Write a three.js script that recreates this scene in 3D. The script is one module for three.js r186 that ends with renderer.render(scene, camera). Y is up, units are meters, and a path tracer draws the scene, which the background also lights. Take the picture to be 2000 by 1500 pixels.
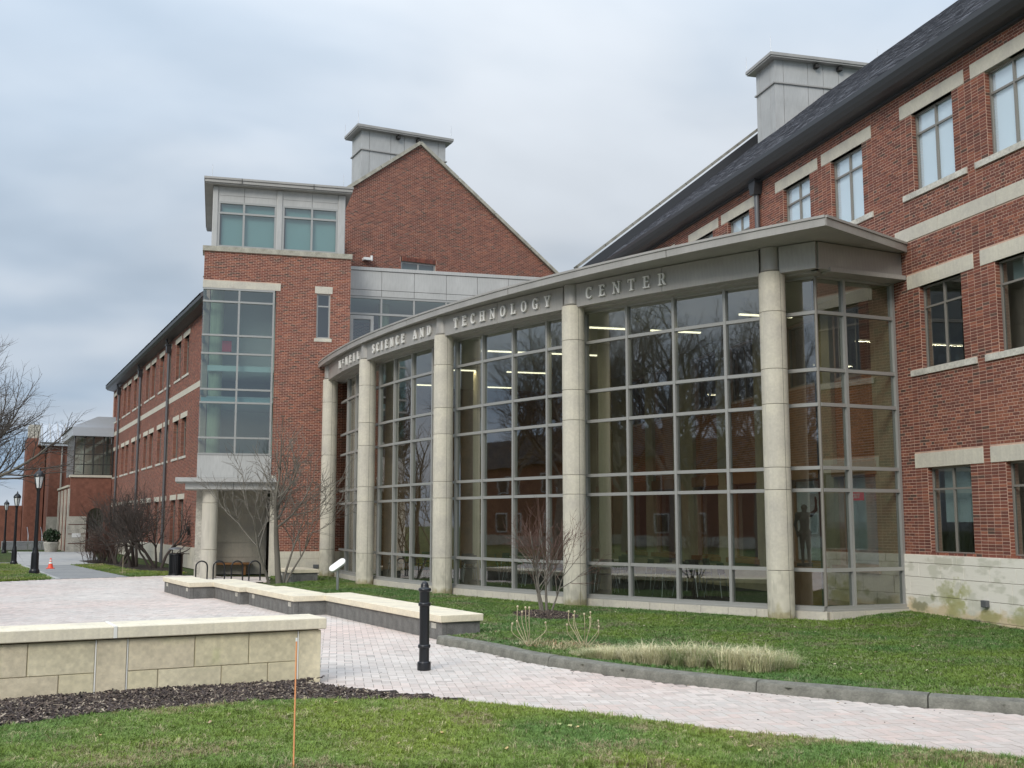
import * as THREE from 'three';
import { mergeGeometries, toCreasedNormals } from 'three/addons/utils/BufferGeometryUtils.js';
import { RoundedBoxGeometry } from 'three/addons/geometries/RoundedBoxGeometry.js';
import { TextGeometry } from 'three/addons/geometries/TextGeometry.js';
import { FontLoader } from 'three/addons/loaders/FontLoader.js';
import { MarchingCubes } from 'three/addons/objects/MarchingCubes.js';
import { RectAreaLightUniformsLib } from 'three/addons/lights/RectAreaLightUniformsLib.js';

// ------------------------------------------------------------------ camera, sky, sun, exposure
const PI = Math.PI, rad = (d) => d * PI / 180;
const scene = new THREE.Scene();
const EYE = new THREE.Vector3(0, 2.15, 0), YAW = rad(14.99), PITCH = rad(7.158);
const camera = new THREE.PerspectiveCamera(38.46, 4 / 3, 0.1, 900);
camera.position.copy(EYE);
camera.lookAt(EYE.x + Math.sin(YAW) * Math.cos(PITCH), EYE.y + Math.sin(PITCH), -Math.cos(YAW) * Math.cos(PITCH));
camera.updateMatrixWorld(true); camera.updateProjectionMatrix();
const renderer = new THREE.WebGLRenderer({ antialias: true });
renderer.setSize(1024, 768);
renderer.toneMapping = THREE.LinearToneMapping;
renderer.toneMappingExposure = 1.45;
renderer.shadowMap.enabled = true;
RectAreaLightUniformsLib.init();

function RNG(seed) { let a = seed >>> 0; return () => { a = (a + 0x6d2b79f5) | 0; let t = Math.imul(a ^ (a >>> 15), 1 | a); t = (t + Math.imul(t ^ (t >>> 7), 61 | t)) ^ t; return ((t ^ (t >>> 14)) >>> 0) / 4294967296; }; }
const R0 = RNG(7), T0 = Date.now(), lap = (t) => console.log(t, ((Date.now() - T0) / 1000).toFixed(1));
const rr = (r, a, b) => a + (b - a) * r();
const clamp = (x, a = 0, b = 1) => Math.min(b, Math.max(a, x));
const sst = (a, b, x) => { const t = clamp((x - a) / (b - a)); return t * t * (3 - 2 * t); };
function hash3(x, y, z) { let h = Math.imul(x | 0, 374761393) ^ Math.imul(y | 0, 668265263) ^ Math.imul(z | 0, 2147483647 - 1274126177); h = Math.imul(h ^ (h >>> 13), 1274126177); h ^= h >>> 16; return (h >>> 0) / 4294967296; }
function vnoise(x, y, z, per = 0) {
  const xi = Math.floor(x), yi = Math.floor(y), zi = Math.floor(z), s = (t) => t * t * t * (t * (t * 6 - 15) + 10), fx = s(x - xi), fy = s(y - yi), fz = s(z - zi);
  const w = (v) => per ? ((v % per) + per) % per : v;
  const c = (a, b, d) => hash3(w(xi + a), w(yi + b), zi + d), L = (a, b, t) => a + (b - a) * t;
  return L(L(L(c(0, 0, 0), c(1, 0, 0), fx), L(c(0, 1, 0), c(1, 1, 0), fx), fy), L(L(c(0, 0, 1), c(1, 0, 1), fx), L(c(0, 1, 1), c(1, 1, 1), fx), fy), fz);
}
function fbm(x, y, z, o = 5, per = 0) { let s = 0, a = 0.5, n = 0; for (let i = 0; i < o; i++) { s += a * vnoise(x, y, z, per); n += a; a *= 0.5; x *= 2; y *= 2; z *= 2; per *= 2; } return s / n; }

{ // an overcast sky: brighter overhead, thin cloud sheets with bluish gaps low down
  const W = 1792, H = 896, data = new Float32Array(W * H * 4);
  for (let j = 0; j < H; j++) {
    const el = ((j + 0.5) / H - 0.5) * PI, y = Math.sin(el), ce = Math.cos(el);
    if (y < -0.03) { for (let i = 0; i < W; i++) data.set([0.3, 0.33, 0.37, 1], (j * W + i) * 4); continue; }
    for (let i = 0; i < W; i++) {
      const az = ((i + 0.5) / W - 0.5) * 2 * PI, x = Math.cos(az) * ce, z = Math.sin(az) * ce, k = (j * W + i) * 4;
      const yy = Math.max(y, 0), d = 1 / (yy + 0.16), px = x * d, pz = z * d;
      const wx = (fbm(px * 0.5 + 9, pz * 0.5, 3.3, 4) - 0.5) * 1.1, wz = (fbm(px * 0.5, pz * 0.5 + 5, 8.1, 4) - 0.5) * 1.1;
      const big = fbm(px * 0.55 + wx + 2.2, pz * 0.75 + wz + 1.4, 1.7, 5), fine = fbm(px * 1.9 + wx * 2, pz * 2.6 + wz * 2, 5.5, 6);
      const cov = sst(0.34, 0.64, big * 0.72 + fine * 0.28), rip = (fine - 0.5) * 0.34 * (1 - 0.5 * yy), low = sst(0.24, 0.02, yy);
      const lum = (0.4 + 0.09 * yy + 0.98 * Math.pow(yy, 2.4)) * (0.91 + 0.13 * cov + rip * 1.05);
      const blue = clamp(0.3 + 0.7 * (1 - cov)) * (0.85 + 0.55 * low);
      data[k] = lum * (1.0 - 0.23 * blue); data[k + 1] = lum * (1.04 - 0.08 * blue); data[k + 2] = lum * (1.09 + 0.1 * blue); data[k + 3] = 1;
    }
  }
  const sky = new THREE.DataTexture(data, W, H, THREE.RGBAFormat, THREE.FloatType);
  sky.mapping = THREE.EquirectangularReflectionMapping; sky.magFilter = THREE.LinearFilter; sky.minFilter = THREE.LinearFilter; sky.needsUpdate = true;
  scene.background = sky; scene.environment = sky;
}
lap('sky');
const sun = new THREE.DirectionalLight(new THREE.Color().setRGB(1, 0.94, 0.85), 1.5);
sun.position.set(-42, 50, 26); sun.target.position.set(4, 0, -30); sun.castShadow = true; sun.shadow.radius = 45;
sun.shadow.mapSize.set(4096, 4096); Object.assign(sun.shadow.camera, { left: -70, right: 70, top: 70, bottom: -70, near: 1, far: 220 });
scene.add(sun, sun.target);

// ------------------------------------------------------------------ textures and materials
const rgb = (r, g, b) => new THREE.Color().setRGB(r, g, b);
function tex(n, fn, color = true) { // fn(u, v) -> [r, g, b] (0..1) or a number
  const d = new Uint8Array(n * n * 4);
  for (let j = 0; j < n; j++) for (let i = 0; i < n; i++) { const v = fn(i / n, j / n), k = (j * n + i) * 4; for (let c = 0; c < 3; c++) d[k + c] = clamp(Array.isArray(v) ? v[c] : v) * 255; d[k + 3] = 255; }
  const t = new THREE.DataTexture(d, n, n); t.wrapS = t.wrapT = THREE.RepeatWrapping; t.magFilter = THREE.LinearFilter; t.minFilter = THREE.LinearMipmapLinearFilter; t.generateMipmaps = true;
  if (color) t.colorSpace = THREE.SRGBColorSpace; t.needsUpdate = true; return t;
}
const rep = (t, s) => { const c = t.clone(); c.repeat.set(1 / s, 1 / s); c.needsUpdate = true; return c; };
const T = {
  stone: tex(512, (u, v) => { const a = fbm(u * 6, v * 6, 1, 5, 6), b = fbm(u * 60, v * 60, 2, 2, 60), s = fbm(u * 40, v * 5, 3, 3, 5); const g = 0.93 + (a - 0.5) * 0.13 + (b - 0.5) * 0.06 + (s - 0.5) * 0.05; return [g, g * 0.998, g * 0.99 - (a - 0.5) * 0.03]; }),
  grain: tex(384, (u, v) => 0.5 + (fbm(u * 90, v * 90, 4, 3, 90) - 0.5) * 0.9 + (fbm(u * 9, v * 9, 5, 3, 9) - 0.5) * 0.3, false),
  rough: tex(512, (u, v) => { const a = fbm(u * 5, v * 5, 11, 5, 5), b = fbm(u * 48, v * 48, 12, 3, 48); const g = 0.9 + (a - 0.5) * 0.24 + (b - 0.5) * 0.2; return [g, g, g * 0.985]; }),
  metal: tex(256, (u, v) => { const g = 0.93 + (fbm(u * 4, v * 3, 21, 4, 4) - 0.5) * 0.1 + (fbm(u * 64, v * 8, 22, 2, 8) - 0.5) * 0.05; return g; }),
  soil: tex(384, (u, v) => { const a = fbm(u * 8, v * 8, 31, 5, 8), b = fbm(u * 90, v * 90, 32, 2, 90); const g = 0.62 + (a - 0.5) * 0.6 + (b - 0.5) * 0.7; return [g, g * 0.97, g * 0.93]; }),
  turf: tex(512, (u, v) => { const a = fbm(u * 9, v * 9, 41, 5, 9), b = fbm(u * 160, v * 160, 42, 2, 160), c = fbm(u * 3, v * 3, 43, 3, 3); const g = 0.62 + (b - 0.5) * 0.75 + (a - 0.5) * 0.3, y = clamp(0.5 + (c - 0.5) * 2.2); return [g * (0.8 + 0.22 * y), g, g * (0.55 + 0.1 * y)]; }),
};
T.sand = tex(512, (u, v) => { const a = fbm(u * 4, v * 4, 51, 5, 4), b = fbm(u * 50, v * 50, 52, 3, 50), m = sst(0.56, 0.7, fbm(u * 3, v * 3, 53, 4, 3)) * 0.45, g = 0.93 + (a - 0.5) * 0.16 + (b - 0.5) * 0.14; return [g * (1 - 0.2 * m), g * (1 - 0.1 * m), g * (0.99 - 0.32 * m)]; });
const M = {};
const std = (name, color, roughness = 0.8, o = {}) => (M[name] = Object.assign(new THREE.MeshStandardMaterial({ color, roughness, name, ...o })));
std('mortar', rgb(0.63, 0.43, 0.34), 0.95, { map: rep(T.stone, 1.7), bumpMap: rep(T.grain, 0.6), bumpScale: 0.003 });
std('brick', rgb(1, 1, 1), 0.86, { bumpMap: rep(T.grain, 0.4), bumpScale: 0.003 });
std('limestone', rgb(0.63, 0.595, 0.51), 0.85, { map: rep(T.stone, 2.3), bumpMap: rep(T.grain, 0.7), bumpScale: 0.003 });
{ const t = tex(512, (u, v) => { const n = fbm(u * 8, v * 5, 61, 5, 8), q = sst(0.3, 0.12, v + (n - 0.5) * 0.34), g = 0.93 + (fbm(u * 12, v * 8, 62, 5, 12) - 0.5) * 0.14, w = sst(0.55, 0.7, fbm(u * 20, v * 3, 63, 3, 20)) * 0.07; return [g * (1 - 0.2 * q - w), g * (1 - 0.22 * q - w), g * (0.985 - 0.32 * q - w)]; }); t.wrapT = THREE.ClampToEdgeWrapping; std('limestone_foot', rgb(0.63, 0.595, 0.51), 0.85, { map: t, bumpMap: rep(T.grain, 0.3), bumpScale: 0.003 }); }
std('limestone_grey', rgb(0.62, 0.6, 0.55), 0.88, { map: rep(T.rough, 2.1), bumpMap: rep(T.grain, 0.7), bumpScale: 0.003 });
std('sill_stone', rgb(0.44, 0.42, 0.36), 0.9, { map: rep(T.rough, 1.1) });
std('coping', rgb(0.3, 0.29, 0.26), 0.9, { map: rep(T.rough, 1.1) });
std('panel', rgb(0.5, 0.5, 0.485), 0.5, { map: rep(T.metal, 2), metalness: 0.15 });
std('fascia', rgb(0.41, 0.395, 0.37), 0.45, { map: rep(T.metal, 1.5), metalness: 0.2 });
std('joint', rgb(0.035, 0.034, 0.033), 0.9);
std('frame', rgb(0.36, 0.36, 0.345), 0.4, { metalness: 0.35 });
std('frame_dark', rgb(0.25, 0.235, 0.21), 0.45, { metalness: 0.3 });
std('letter', rgb(0.72, 0.71, 0.68), 0.45, { metalness: 0.08 });
std('slate', rgb(1, 1, 1), 0.62, { bumpMap: rep(T.grain, 0.5), bumpScale: 0.006 });
std('roof_under', rgb(0.1, 0.105, 0.12), 0.7);
std('gutter', rgb(0.045, 0.047, 0.052), 0.45, { metalness: 0.2 });
std('downspout', rgb(0.13, 0.135, 0.145), 0.45, { metalness: 0.3 });
std('cream', rgb(0.55, 0.49, 0.34), 0.85, { map: rep(T.stone, 2) });
std('wall_tan', rgb(0.36, 0.2, 0.1), 0.85, { map: rep(T.rough, 1.5) });
std('plaster', rgb(0.7, 0.69, 0.65), 0.9);
std('carpet', rgb(0.06, 0.075, 0.06), 0.95, { map: rep(T.soil, 1) });
std('wood', rgb(0.36, 0.17, 0.06), 0.5, { map: rep(T.stone, 0.8) });
std('dark_room', rgb(0.45, 0.42, 0.37), 0.9);
std('blind', rgb(0.46, 0.53, 0.53), 0.9);
std('blind_pale', rgb(0.74, 0.82, 0.87), 0.9);
std('sandstone', rgb(0.68, 0.58, 0.38), 0.9, { map: rep(T.sand, 2.6), bumpMap: rep(T.grain, 0.5), bumpScale: 0.004 });
std('cap_stone', rgb(0.84, 0.76, 0.6), 0.85, { map: rep(T.stone, 1.4), bumpMap: rep(T.grain, 0.5), bumpScale: 0.003 });
std('sand_joint', rgb(0.36, 0.3, 0.2), 0.95);
std('white_joint', rgb(0.75, 0.73, 0.68), 0.9);
std('basalt', rgb(0.19, 0.188, 0.185), 0.85, { map: rep(T.rough, 0.8), bumpMap: rep(T.grain, 0.4), bumpScale: 0.004 });
std('paver', rgb(1, 1, 1), 0.9, { bumpMap: rep(T.grain, 0.35), bumpScale: 0.003 });
std('paver_bed', rgb(0.3, 0.26, 0.24), 1, { map: rep(T.soil, 1) });
std('concrete', rgb(0.47, 0.47, 0.465), 0.92, { map: rep(T.stone, 3), bumpMap: rep(T.grain, 0.8), bumpScale: 0.003 });
std('concrete_grey', rgb(0.3, 0.31, 0.315), 0.92, { map: rep(T.stone, 3) });
std('kerb', rgb(0.29, 0.285, 0.25), 0.95, { map: rep(T.rough, 0.7), bumpMap: rep(T.grain, 0.25), bumpScale: 0.012 });
std('edging', rgb(0.33, 0.33, 0.315), 0.95, { map: rep(T.rough, 0.9), bumpMap: rep(T.grain, 0.3), bumpScale: 0.008 });
std('turf', rgb(0.15, 0.2, 0.065), 1, { map: rep(T.turf, 4.3), bumpMap: rep(T.grain, 0.5), bumpScale: 0.02 });
std('soil', rgb(0.09, 0.07, 0.055), 1, { map: rep(T.soil, 1.2), bumpMap: rep(T.grain, 0.3), bumpScale: 0.03 });
std('blade', rgb(1, 1, 1), 0.7, { side: THREE.DoubleSide });
std('chip', rgb(1, 1, 1), 0.95);
std('bark', rgb(0.17, 0.155, 0.13), 0.95);
std('bark_pale', rgb(0.3, 0.28, 0.235), 0.95);
std('bark_dark', rgb(0.062, 0.05, 0.044), 0.95);
std('bark_mid', rgb(0.105, 0.09, 0.078), 0.95);
std('bark_red', rgb(0.13, 0.075, 0.06), 0.95);
std('black_paint', rgb(0.014, 0.015, 0.018), 0.32, { metalness: 0.1 });
std('steel', rgb(0.55, 0.56, 0.57), 0.3, { metalness: 0.9 });
std('bronze', rgb(0.03, 0.028, 0.022), 0.42, { metalness: 0.6 });
std('orange', rgb(0.85, 0.36, 0.16), 0.55);
std('cone_red', rgb(0.8, 0.1, 0.05), 0.5);
std('white_paint', rgb(0.8, 0.8, 0.78), 0.4);
std('lamp_glass', rgb(0.75, 0.77, 0.78), 0.35);
std('seam_roof', rgb(0.42, 0.45, 0.49), 0.6, { metalness: 0.1 });
std('brick_far', rgb(0.25, 0.105, 0.075), 0.9, { map: rep(T.rough, 1.4) });
std('stone_far', rgb(0.58, 0.55, 0.49), 0.9, { map: rep(T.rough, 1.5) });
std('evergreen', rgb(0.04, 0.07, 0.03), 0.9, { side: THREE.DoubleSide });
std('stem_dry', rgb(0.5, 0.42, 0.28), 0.9);
std('exit_red', rgb(0.6, 0.03, 0.04), 0.5, { emissive: rgb(0.12, 0.006, 0.01) });
std('strip_glow', rgb(0.9, 0.9, 0.85), 0.5, { emissive: rgb(2.0, 1.75, 1.25) });
std('chair_shell', rgb(0.05, 0.052, 0.055), 0.5);
std('table_white', rgb(0.6, 0.6, 0.57), 0.4);
const glass = (name, ior, c) => (M[name] = new THREE.MeshPhysicalMaterial({ name, color: c, roughness: 0.02, metalness: 0, transmission: 1, thickness: 0, ior, side: THREE.DoubleSide }));
glass('glass', 2.7, rgb(0.5, 0.56, 0.53));
T.wave = tex(256, (u, v) => fbm(u * 3, v * 3, 77, 2, 3), false);
glass('glass_window', 2.2, rgb(0.55, 0.62, 0.61));
glass('glass_clear', 2.4, rgb(0.88, 0.92, 0.94));
glass('glass_tower', 2.4, rgb(0.5, 0.66, 0.65));

lap('textures');
// ------------------------------------------------------------------ helpers
const used = new Map(), absOf = new Map();
function numbered(n) { const k = used.get(n) ?? 0; used.set(n, k + 1); return k ? `${n}_${String(k).padStart(3, '0')}` : n; }
function tag(o, label, category, group, kind) { if (label) o.userData.label = label; if (category) o.userData.category = category; if (group) o.userData.group = group; if (kind) o.userData.kind = kind; return o; }
function thing(name, label, category, base = [0, 0, 0], turn = 0, group, kind) { // BASE is in the thing's own (turned) frame
  const o = new THREE.Group(); o.name = numbered(name);
  o.position.set(...base).applyAxisAngle(new THREE.Vector3(0, 1, 0), turn); o.rotation.y = turn;
  scene.add(o); absOf.set(o, new THREE.Vector3(...base)); return tag(o, label, category, group, kind);
}
function shade(m) { m.castShadow = m.receiveShadow = true; return m; }
function part(parent, name, geo, mat, p = [0, 0, 0], kind) {
  const m = shade(new THREE.Mesh(geo, mat)); m.name = name; const a = absOf.get(parent) ?? new THREE.Vector3();
  m.position.set(p[0] - a.x, p[1] - a.y, p[2] - a.z); parent.add(m); absOf.set(m, new THREE.Vector3(...p)); if (kind) m.userData.kind = kind; return m;
}
function groupPart(parent, name, p, turn = 0) { const g = new THREE.Group(); g.name = name; const a = absOf.get(parent); g.position.set(p[0] - a.x, p[1] - a.y, p[2] - a.z); g.rotation.y = turn; parent.add(g); return g; }
function sub(parent, name, geo, mat) { const m = shade(new THREE.Mesh(geo, mat)); m.name = name; parent.add(m); return m; }
function instanced(parent, name, geo, mat, list, colors, kind = 'stuff') { // list: Matrix4 in the frame of PARENT's base-less coordinates
  const m = shade(new THREE.InstancedMesh(geo, mat, list.length)), a = absOf.get(parent) ?? new THREE.Vector3(); m.name = name;
  list.forEach((x, i) => { m.setMatrixAt(i, x); if (colors) m.setColorAt(i, colors[i]); });
  m.position.set(-a.x, -a.y, -a.z); m.userData.kind = kind; parent.add(m); return m;
}
function uvm(g) { // uv in metres from the position, by the face's main direction
  const geo = g.index ? g.toNonIndexed() : g; if (!geo.attributes.normal) geo.computeVertexNormals();
  const p = geo.attributes.position, n = geo.attributes.normal, uv = new Float32Array(p.count * 2);
  for (let i = 0; i < p.count; i++) {
    const ax = Math.abs(n.getX(i)), ay = Math.abs(n.getY(i)), az = Math.abs(n.getZ(i)), x = p.getX(i), y = p.getY(i), z = p.getZ(i);
    if (ay >= ax && ay >= az) { uv[2 * i] = x; uv[2 * i + 1] = z; } else if (ax >= az) { uv[2 * i] = z; uv[2 * i + 1] = y; } else { uv[2 * i] = x; uv[2 * i + 1] = y; }
  }
  geo.setAttribute('uv', new THREE.BufferAttribute(uv, 2)); return geo;
}
const boxG = (x0, x1, y0, y1, z0, z1) => uvm(new THREE.BoxGeometry(x1 - x0, y1 - y0, z1 - z0).translate((x0 + x1) / 2, (y0 + y1) / 2, (z0 + z1) / 2));
const rboxG = (x0, x1, y0, y1, z0, z1, r = 0.01) => uvm(new RoundedBoxGeometry(x1 - x0, y1 - y0, z1 - z0, 1, r).translate((x0 + x1) / 2, (y0 + y1) / 2, (z0 + z1) / 2));
const merge = (list) => mergeGeometries(list.map((g) => { const q = g.index ? g.toNonIndexed() : g; for (const k of Object.keys(q.attributes)) if (!['position', 'normal', 'uv'].includes(k)) q.deleteAttribute(k); return q; }));
function prismXZ(pts, y0, y1) { const s = new THREE.Shape(pts.map(([x, z]) => new THREE.Vector2(x, -z))); return uvm(new THREE.ExtrudeGeometry(s, { depth: y1 - y0, bevelEnabled: false, curveSegments: 1 }).rotateX(-PI / 2).translate(0, y0, 0)); }
function prismXY(pts, holes, z0, z1) {
  const s = new THREE.Shape(pts.map(([x, y]) => new THREE.Vector2(x, y)));
  for (const [x0, x1, y0, y1] of holes) s.holes.push(new THREE.Path([[x0, y0], [x0, y1], [x1, y1], [x1, y0]].map(([x, y]) => new THREE.Vector2(x, y))));
  return uvm(new THREE.ExtrudeGeometry(s, { depth: z1 - z0, bevelEnabled: false }).translate(0, 0, z0));
}
function beamG(a, b, w, h) { // a bar between two points, H measured upward-ish
  const A = new THREE.Vector3(...a), B = new THREE.Vector3(...b), d = B.clone().sub(A), L = d.length();
  const g = new THREE.BoxGeometry(w, h, L), m = new THREE.Matrix4().lookAt(B, A, new THREE.Vector3(0, 1, 0)).setPosition(A.clone().add(B).multiplyScalar(0.5));
  return uvm(g.applyMatrix4(m));
}
function tubeG(pts, r, sides = 8, seg = 0) { return new THREE.TubeGeometry(new THREE.CatmullRomCurve3(pts.map((p) => new THREE.Vector3(...p))), seg || pts.length * 4, r, sides, false); }
const cylG = (r0, r1, y0, y1, x = 0, z = 0, n = 20) => new THREE.CylinderGeometry(r1, r0, y1 - y0, n).translate(x, (y0 + y1) / 2, z);
const latheG = (prof, n = 24, x = 0, z = 0) => new THREE.LatheGeometry(prof.map(([r, y]) => new THREE.Vector2(r, y)), n).translate(x, 0, z);
function arcG(C, ra, rb, y0, y1, a0, a1, n = 8) { // a curved box between two radii and two angles (degrees)
  const pos = [], P = (r, a, y) => [C[0] + r * Math.cos(a), y, C[1] + r * Math.sin(a)];
  const quad = (a, b, c, d) => pos.push(...a, ...b, ...c, ...a, ...c, ...d);
  for (let i = 0; i < n; i++) {
    const s = rad(a0 + (a1 - a0) * i / n), t = rad(a0 + (a1 - a0) * (i + 1) / n);
    quad(P(rb, s, y0), P(rb, s, y1), P(rb, t, y1), P(rb, t, y0)); quad(P(ra, t, y0), P(ra, t, y1), P(ra, s, y1), P(ra, s, y0));
    quad(P(ra, s, y1), P(ra, t, y1), P(rb, t, y1), P(rb, s, y1)); quad(P(ra, t, y0), P(ra, s, y0), P(rb, s, y0), P(rb, t, y0));
  }
  const s = rad(a0), t = rad(a1);
  quad(P(ra, s, y0), P(ra, s, y1), P(rb, s, y1), P(rb, s, y0)); quad(P(rb, t, y0), P(rb, t, y1), P(ra, t, y1), P(ra, t, y0));
  const g = new THREE.BufferGeometry(); g.setAttribute('position', new THREE.Float32BufferAttribute(pos, 3)); g.computeVertexNormals(); return uvm(g);
}
const frameOf = (x, y, z, turn) => new THREE.Matrix4().makeRotationY(turn).setPosition(x, y, z);
const frustum = new THREE.Frustum().setFromProjectionMatrix(new THREE.Matrix4().multiplyMatrices(camera.projectionMatrix, camera.matrixWorldInverse));

// ---- bricks
const COURSE = 0.0677, BLEN = 0.2032, JOINT = 0.015;
const brickGeo = uvm(new THREE.BoxGeometry(1, 1, 1));
function brickTone(r, warmLit) {
  const t = r(), v = 0.82 + 0.36 * r();
  if (warmLit) return rgb(0.4 * v, 0.17 * v, 0.065 * v);  // same brick as outside; warm indoor light is put into this tint
  if (t < 0.07) return rgb(0.09 * v, 0.05 * v, 0.038 * v);
  if (t < 0.4) return rgb(0.14 * v, 0.047 * v, 0.034 * v);
  if (t < 0.8) return rgb(0.185 * v, 0.059 * v, 0.039 * v);
  return rgb(0.24 * v, 0.084 * v, 0.05 * v);
}
// water-washed and sooty patches, larger than single bricks
const weather = (x, y, k) => 0.8 + 0.26 * fbm(x * 0.35 + k, y * 0.3, k * 0.37, 3) + 0.2 * fbm(x * 1.6 + k, y * 0.22, 2.5, 3);
// lays running-bond courses on a wall frame F (x along, y up, z out); range(y) -> [x0, x1]; openings leave gaps
function layBricks(F, y0, y1, range, openings, seed, out, opt = {}) {
  const r = RNG(seed), q = new THREE.Quaternion(), L = opt.length ?? BLEN, proud = opt.proud ?? 0.005, cuts = opt.cuts ?? [], flem = opt.flemish ?? (() => false);
  F.decompose(new THREE.Vector3(), q, new THREE.Vector3());
  const rows = Math.floor((y1 - y0) / COURSE + 1e-6);
  for (let k = 0; k < rows; k++) {
    const ya = y0 + k * COURSE, yc = ya + COURSE / 2, [a, b] = range(yc); if (b - a < 0.05) continue;
    let spans = [[a, b]];
    for (const o of openings) if (yc > o[2] && yc < o[3]) spans = spans.flatMap(([s, t]) => (o[1] <= s || o[0] >= t ? [[s, t]] : [[s, o[0]], [o[1], t]].filter(([m, n]) => n - m > 0.03)));
    for (const c of cuts) spans = spans.flatMap(([s, t]) => (c > s + 0.06 && c < t - 0.06 ? [[s, c], [c, t]] : [[s, t]]));
    const off = (k % 2) * L / 2 + (r() - 0.5) * 0.008;
    for (const [s, t] of spans) {
      const fl = flem((s + t) / 2, yc), step = L * 1.5, o2 = (k % 2) * L * 0.75;
      const marks = []; if (fl) for (let x = s - L * 2 + o2; x < t; x += step) marks.push([x, x + L], [x + L, x + step]); else for (let x = Math.floor((s - off) / L) * L + off; x < t; x += L) marks.push([x, x + L]);
      const cutsAt = t - s < 0.27 ? [s, t] : [s, ...marks.map((m) => m[0]).filter((x) => x > s + 0.06 && x < t - 0.06), t];
      for (let e = 0; e + 1 < cutsAt.length; e++) {
        const xa = cutsAt[e], xb = cutsAt[e + 1]; if (xb - xa < 0.03) continue;
        const w = xb - xa - JOINT, c = brickTone(r, opt.warmLit).multiplyScalar(weather(xa, yc, seed)), p = new THREE.Vector3((xa + xb) / 2, yc + (r() - 0.5) * 0.002, proud - 0.02 + (r() - 0.5) * 0.004).applyMatrix4(F);
        out.push([new THREE.Matrix4().compose(p, q, new THREE.Vector3(w, COURSE - JOINT, 0.04)), c, p]);
      }
    }
  }
  return out;
}
// the bricks that show largest become parts of their own; the rest is one mass
function placeBricks(parent, list, single, toWorld = (p) => p, from = () => true) {
  let picked = new Set();
  if (single) {
    const cand = list.map((e, i) => [i, toWorld(e[2].clone())]).filter(([i, w]) => from(list[i][2]) && frustum.containsPoint(w)).map(([i, w]) => [i, w.distanceTo(EYE)]).sort((a, b) => a[1] - b[1]).slice(0, single);
    const tones = Array.from({ length: 10 }, (_, k) => { const r = RNG(900 + k); const m = M.brick.clone(); m.color = brickTone(r, false); return m; });
    for (const [i] of cand) {
      picked.add(i); const m = shade(new THREE.Mesh(brickGeo, tones[Math.floor(hash3(i, 3, 5) * 10)])); m.name = 'brick';
      list[i][0].decompose(m.position, m.quaternion, m.scale); m.position.sub(absOf.get(parent)); parent.add(m);
    }
  }
  const rest = list.filter((_, i) => !picked.has(i));
  return instanced(parent, 'brick_courses', brickGeo, M.brick, rest.map((e) => e[0]), rest.map((e) => e[1]));
}

// ---- windows
const winCache = new Map();
function makeWindow(parent, F, turn, x0, x1, y0, y1, o = {}) { // a recessed window: frame, panes, blind
  const w = x1 - x0, h = y1 - y0, key = [w.toFixed(2), h.toFixed(2), o.cols, o.split, o.bar].join(), bar = o.bar ?? 0.045, cols = o.cols ?? 2, split = o.split ?? 0.49, rec = o.recess ?? 0.14;
  if (!winCache.has(key)) {
    const xs = Array.from({ length: cols + 1 }, (_, i) => i * w / cols), ys = split ? [0, h - split, h] : [0, h], bars = [], panes = [];
    xs.forEach((x, i) => { const c = clamp(x, bar / 2, w - bar / 2); bars.push(boxG(c - bar / 2, c + bar / 2, 0, h, -0.03, 0.03)); });
    ys.forEach((y) => { const c = clamp(y, bar / 2, h - bar / 2); for (let i = 0; i < cols; i++) bars.push(boxG((i ? xs[i] : bar / 2) + bar / 2, (i === cols - 1 ? w - bar / 2 : xs[i + 1]) - bar / 2, c - bar / 2, c + bar / 2, -0.027, 0.028)); });
    for (let i = 0; i < cols; i++) for (let j = 0; j < ys.length - 1; j++) panes.push(new THREE.PlaneGeometry(w / cols - 0.02, ys[j + 1] - ys[j] - 0.02).translate(xs[i] + w / cols / 2, (ys[j] + ys[j + 1]) / 2, 0));
    winCache.set(key, [merge(bars), panes]);
  }
  const [bars, panes] = winCache.get(key), p = new THREE.Vector3(x0, y0, -rec).applyMatrix4(F), g = groupPart(parent, 'window', p.toArray(), turn);
  sub(g, 'frame', bars, o.frame ?? M.frame_dark);
  panes.forEach((q) => sub(g, 'pane', q, o.glass ?? M.glass_window));
  if (o.blind) sub(g, 'blind', o.near ? boxG(0.02, w - 0.02, h * (1 - o.blind), h - 0.02, -0.05, -0.04) : boxG(0.14, w - 0.06, h * (1 - o.blind), h - 0.03, -0.2, -0.19), o.blindMat ?? M.blind);
  return g;
}

// ------------------------------------------------------------------ ground, plaza, walks, lawns
const inPoly = (pts, x, z) => { let c = false; for (let i = 0, j = pts.length - 1; i < pts.length; j = i++) { const [xi, zi] = pts[i], [xj, zj] = pts[j]; if ((zi > z) !== (zj > z) && x < ((xj - xi) * (z - zi)) / (zj - zi) + xi) c = !c; } return c; };
const smooth = (pts, n) => new THREE.CatmullRomCurve3(pts.map(([x, z]) => new THREE.Vector3(x, 0, z)), false, 'centripetal').getPoints(n).map((p) => [p.x, p.z]);
{
  const g = uvm(new THREE.PlaneGeometry(700, 700).rotateX(-PI / 2).translate(0, -0.03, -120));
  tag(part(scene, 'ground', g, M.turf), undefined, undefined, undefined, 'structure');
}
const KERB = smooth([[3.86, -19.62], [4.36, -18.2], [4.76, -16.6], [5.22, -15.5], [5.95, -14.15], [6.6, -13.2], [7.25, -12.42], [8.1, -11.5], [8.95, -10.75], [11.2, -9.0], [14.5, -6.8]], 60);
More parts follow.
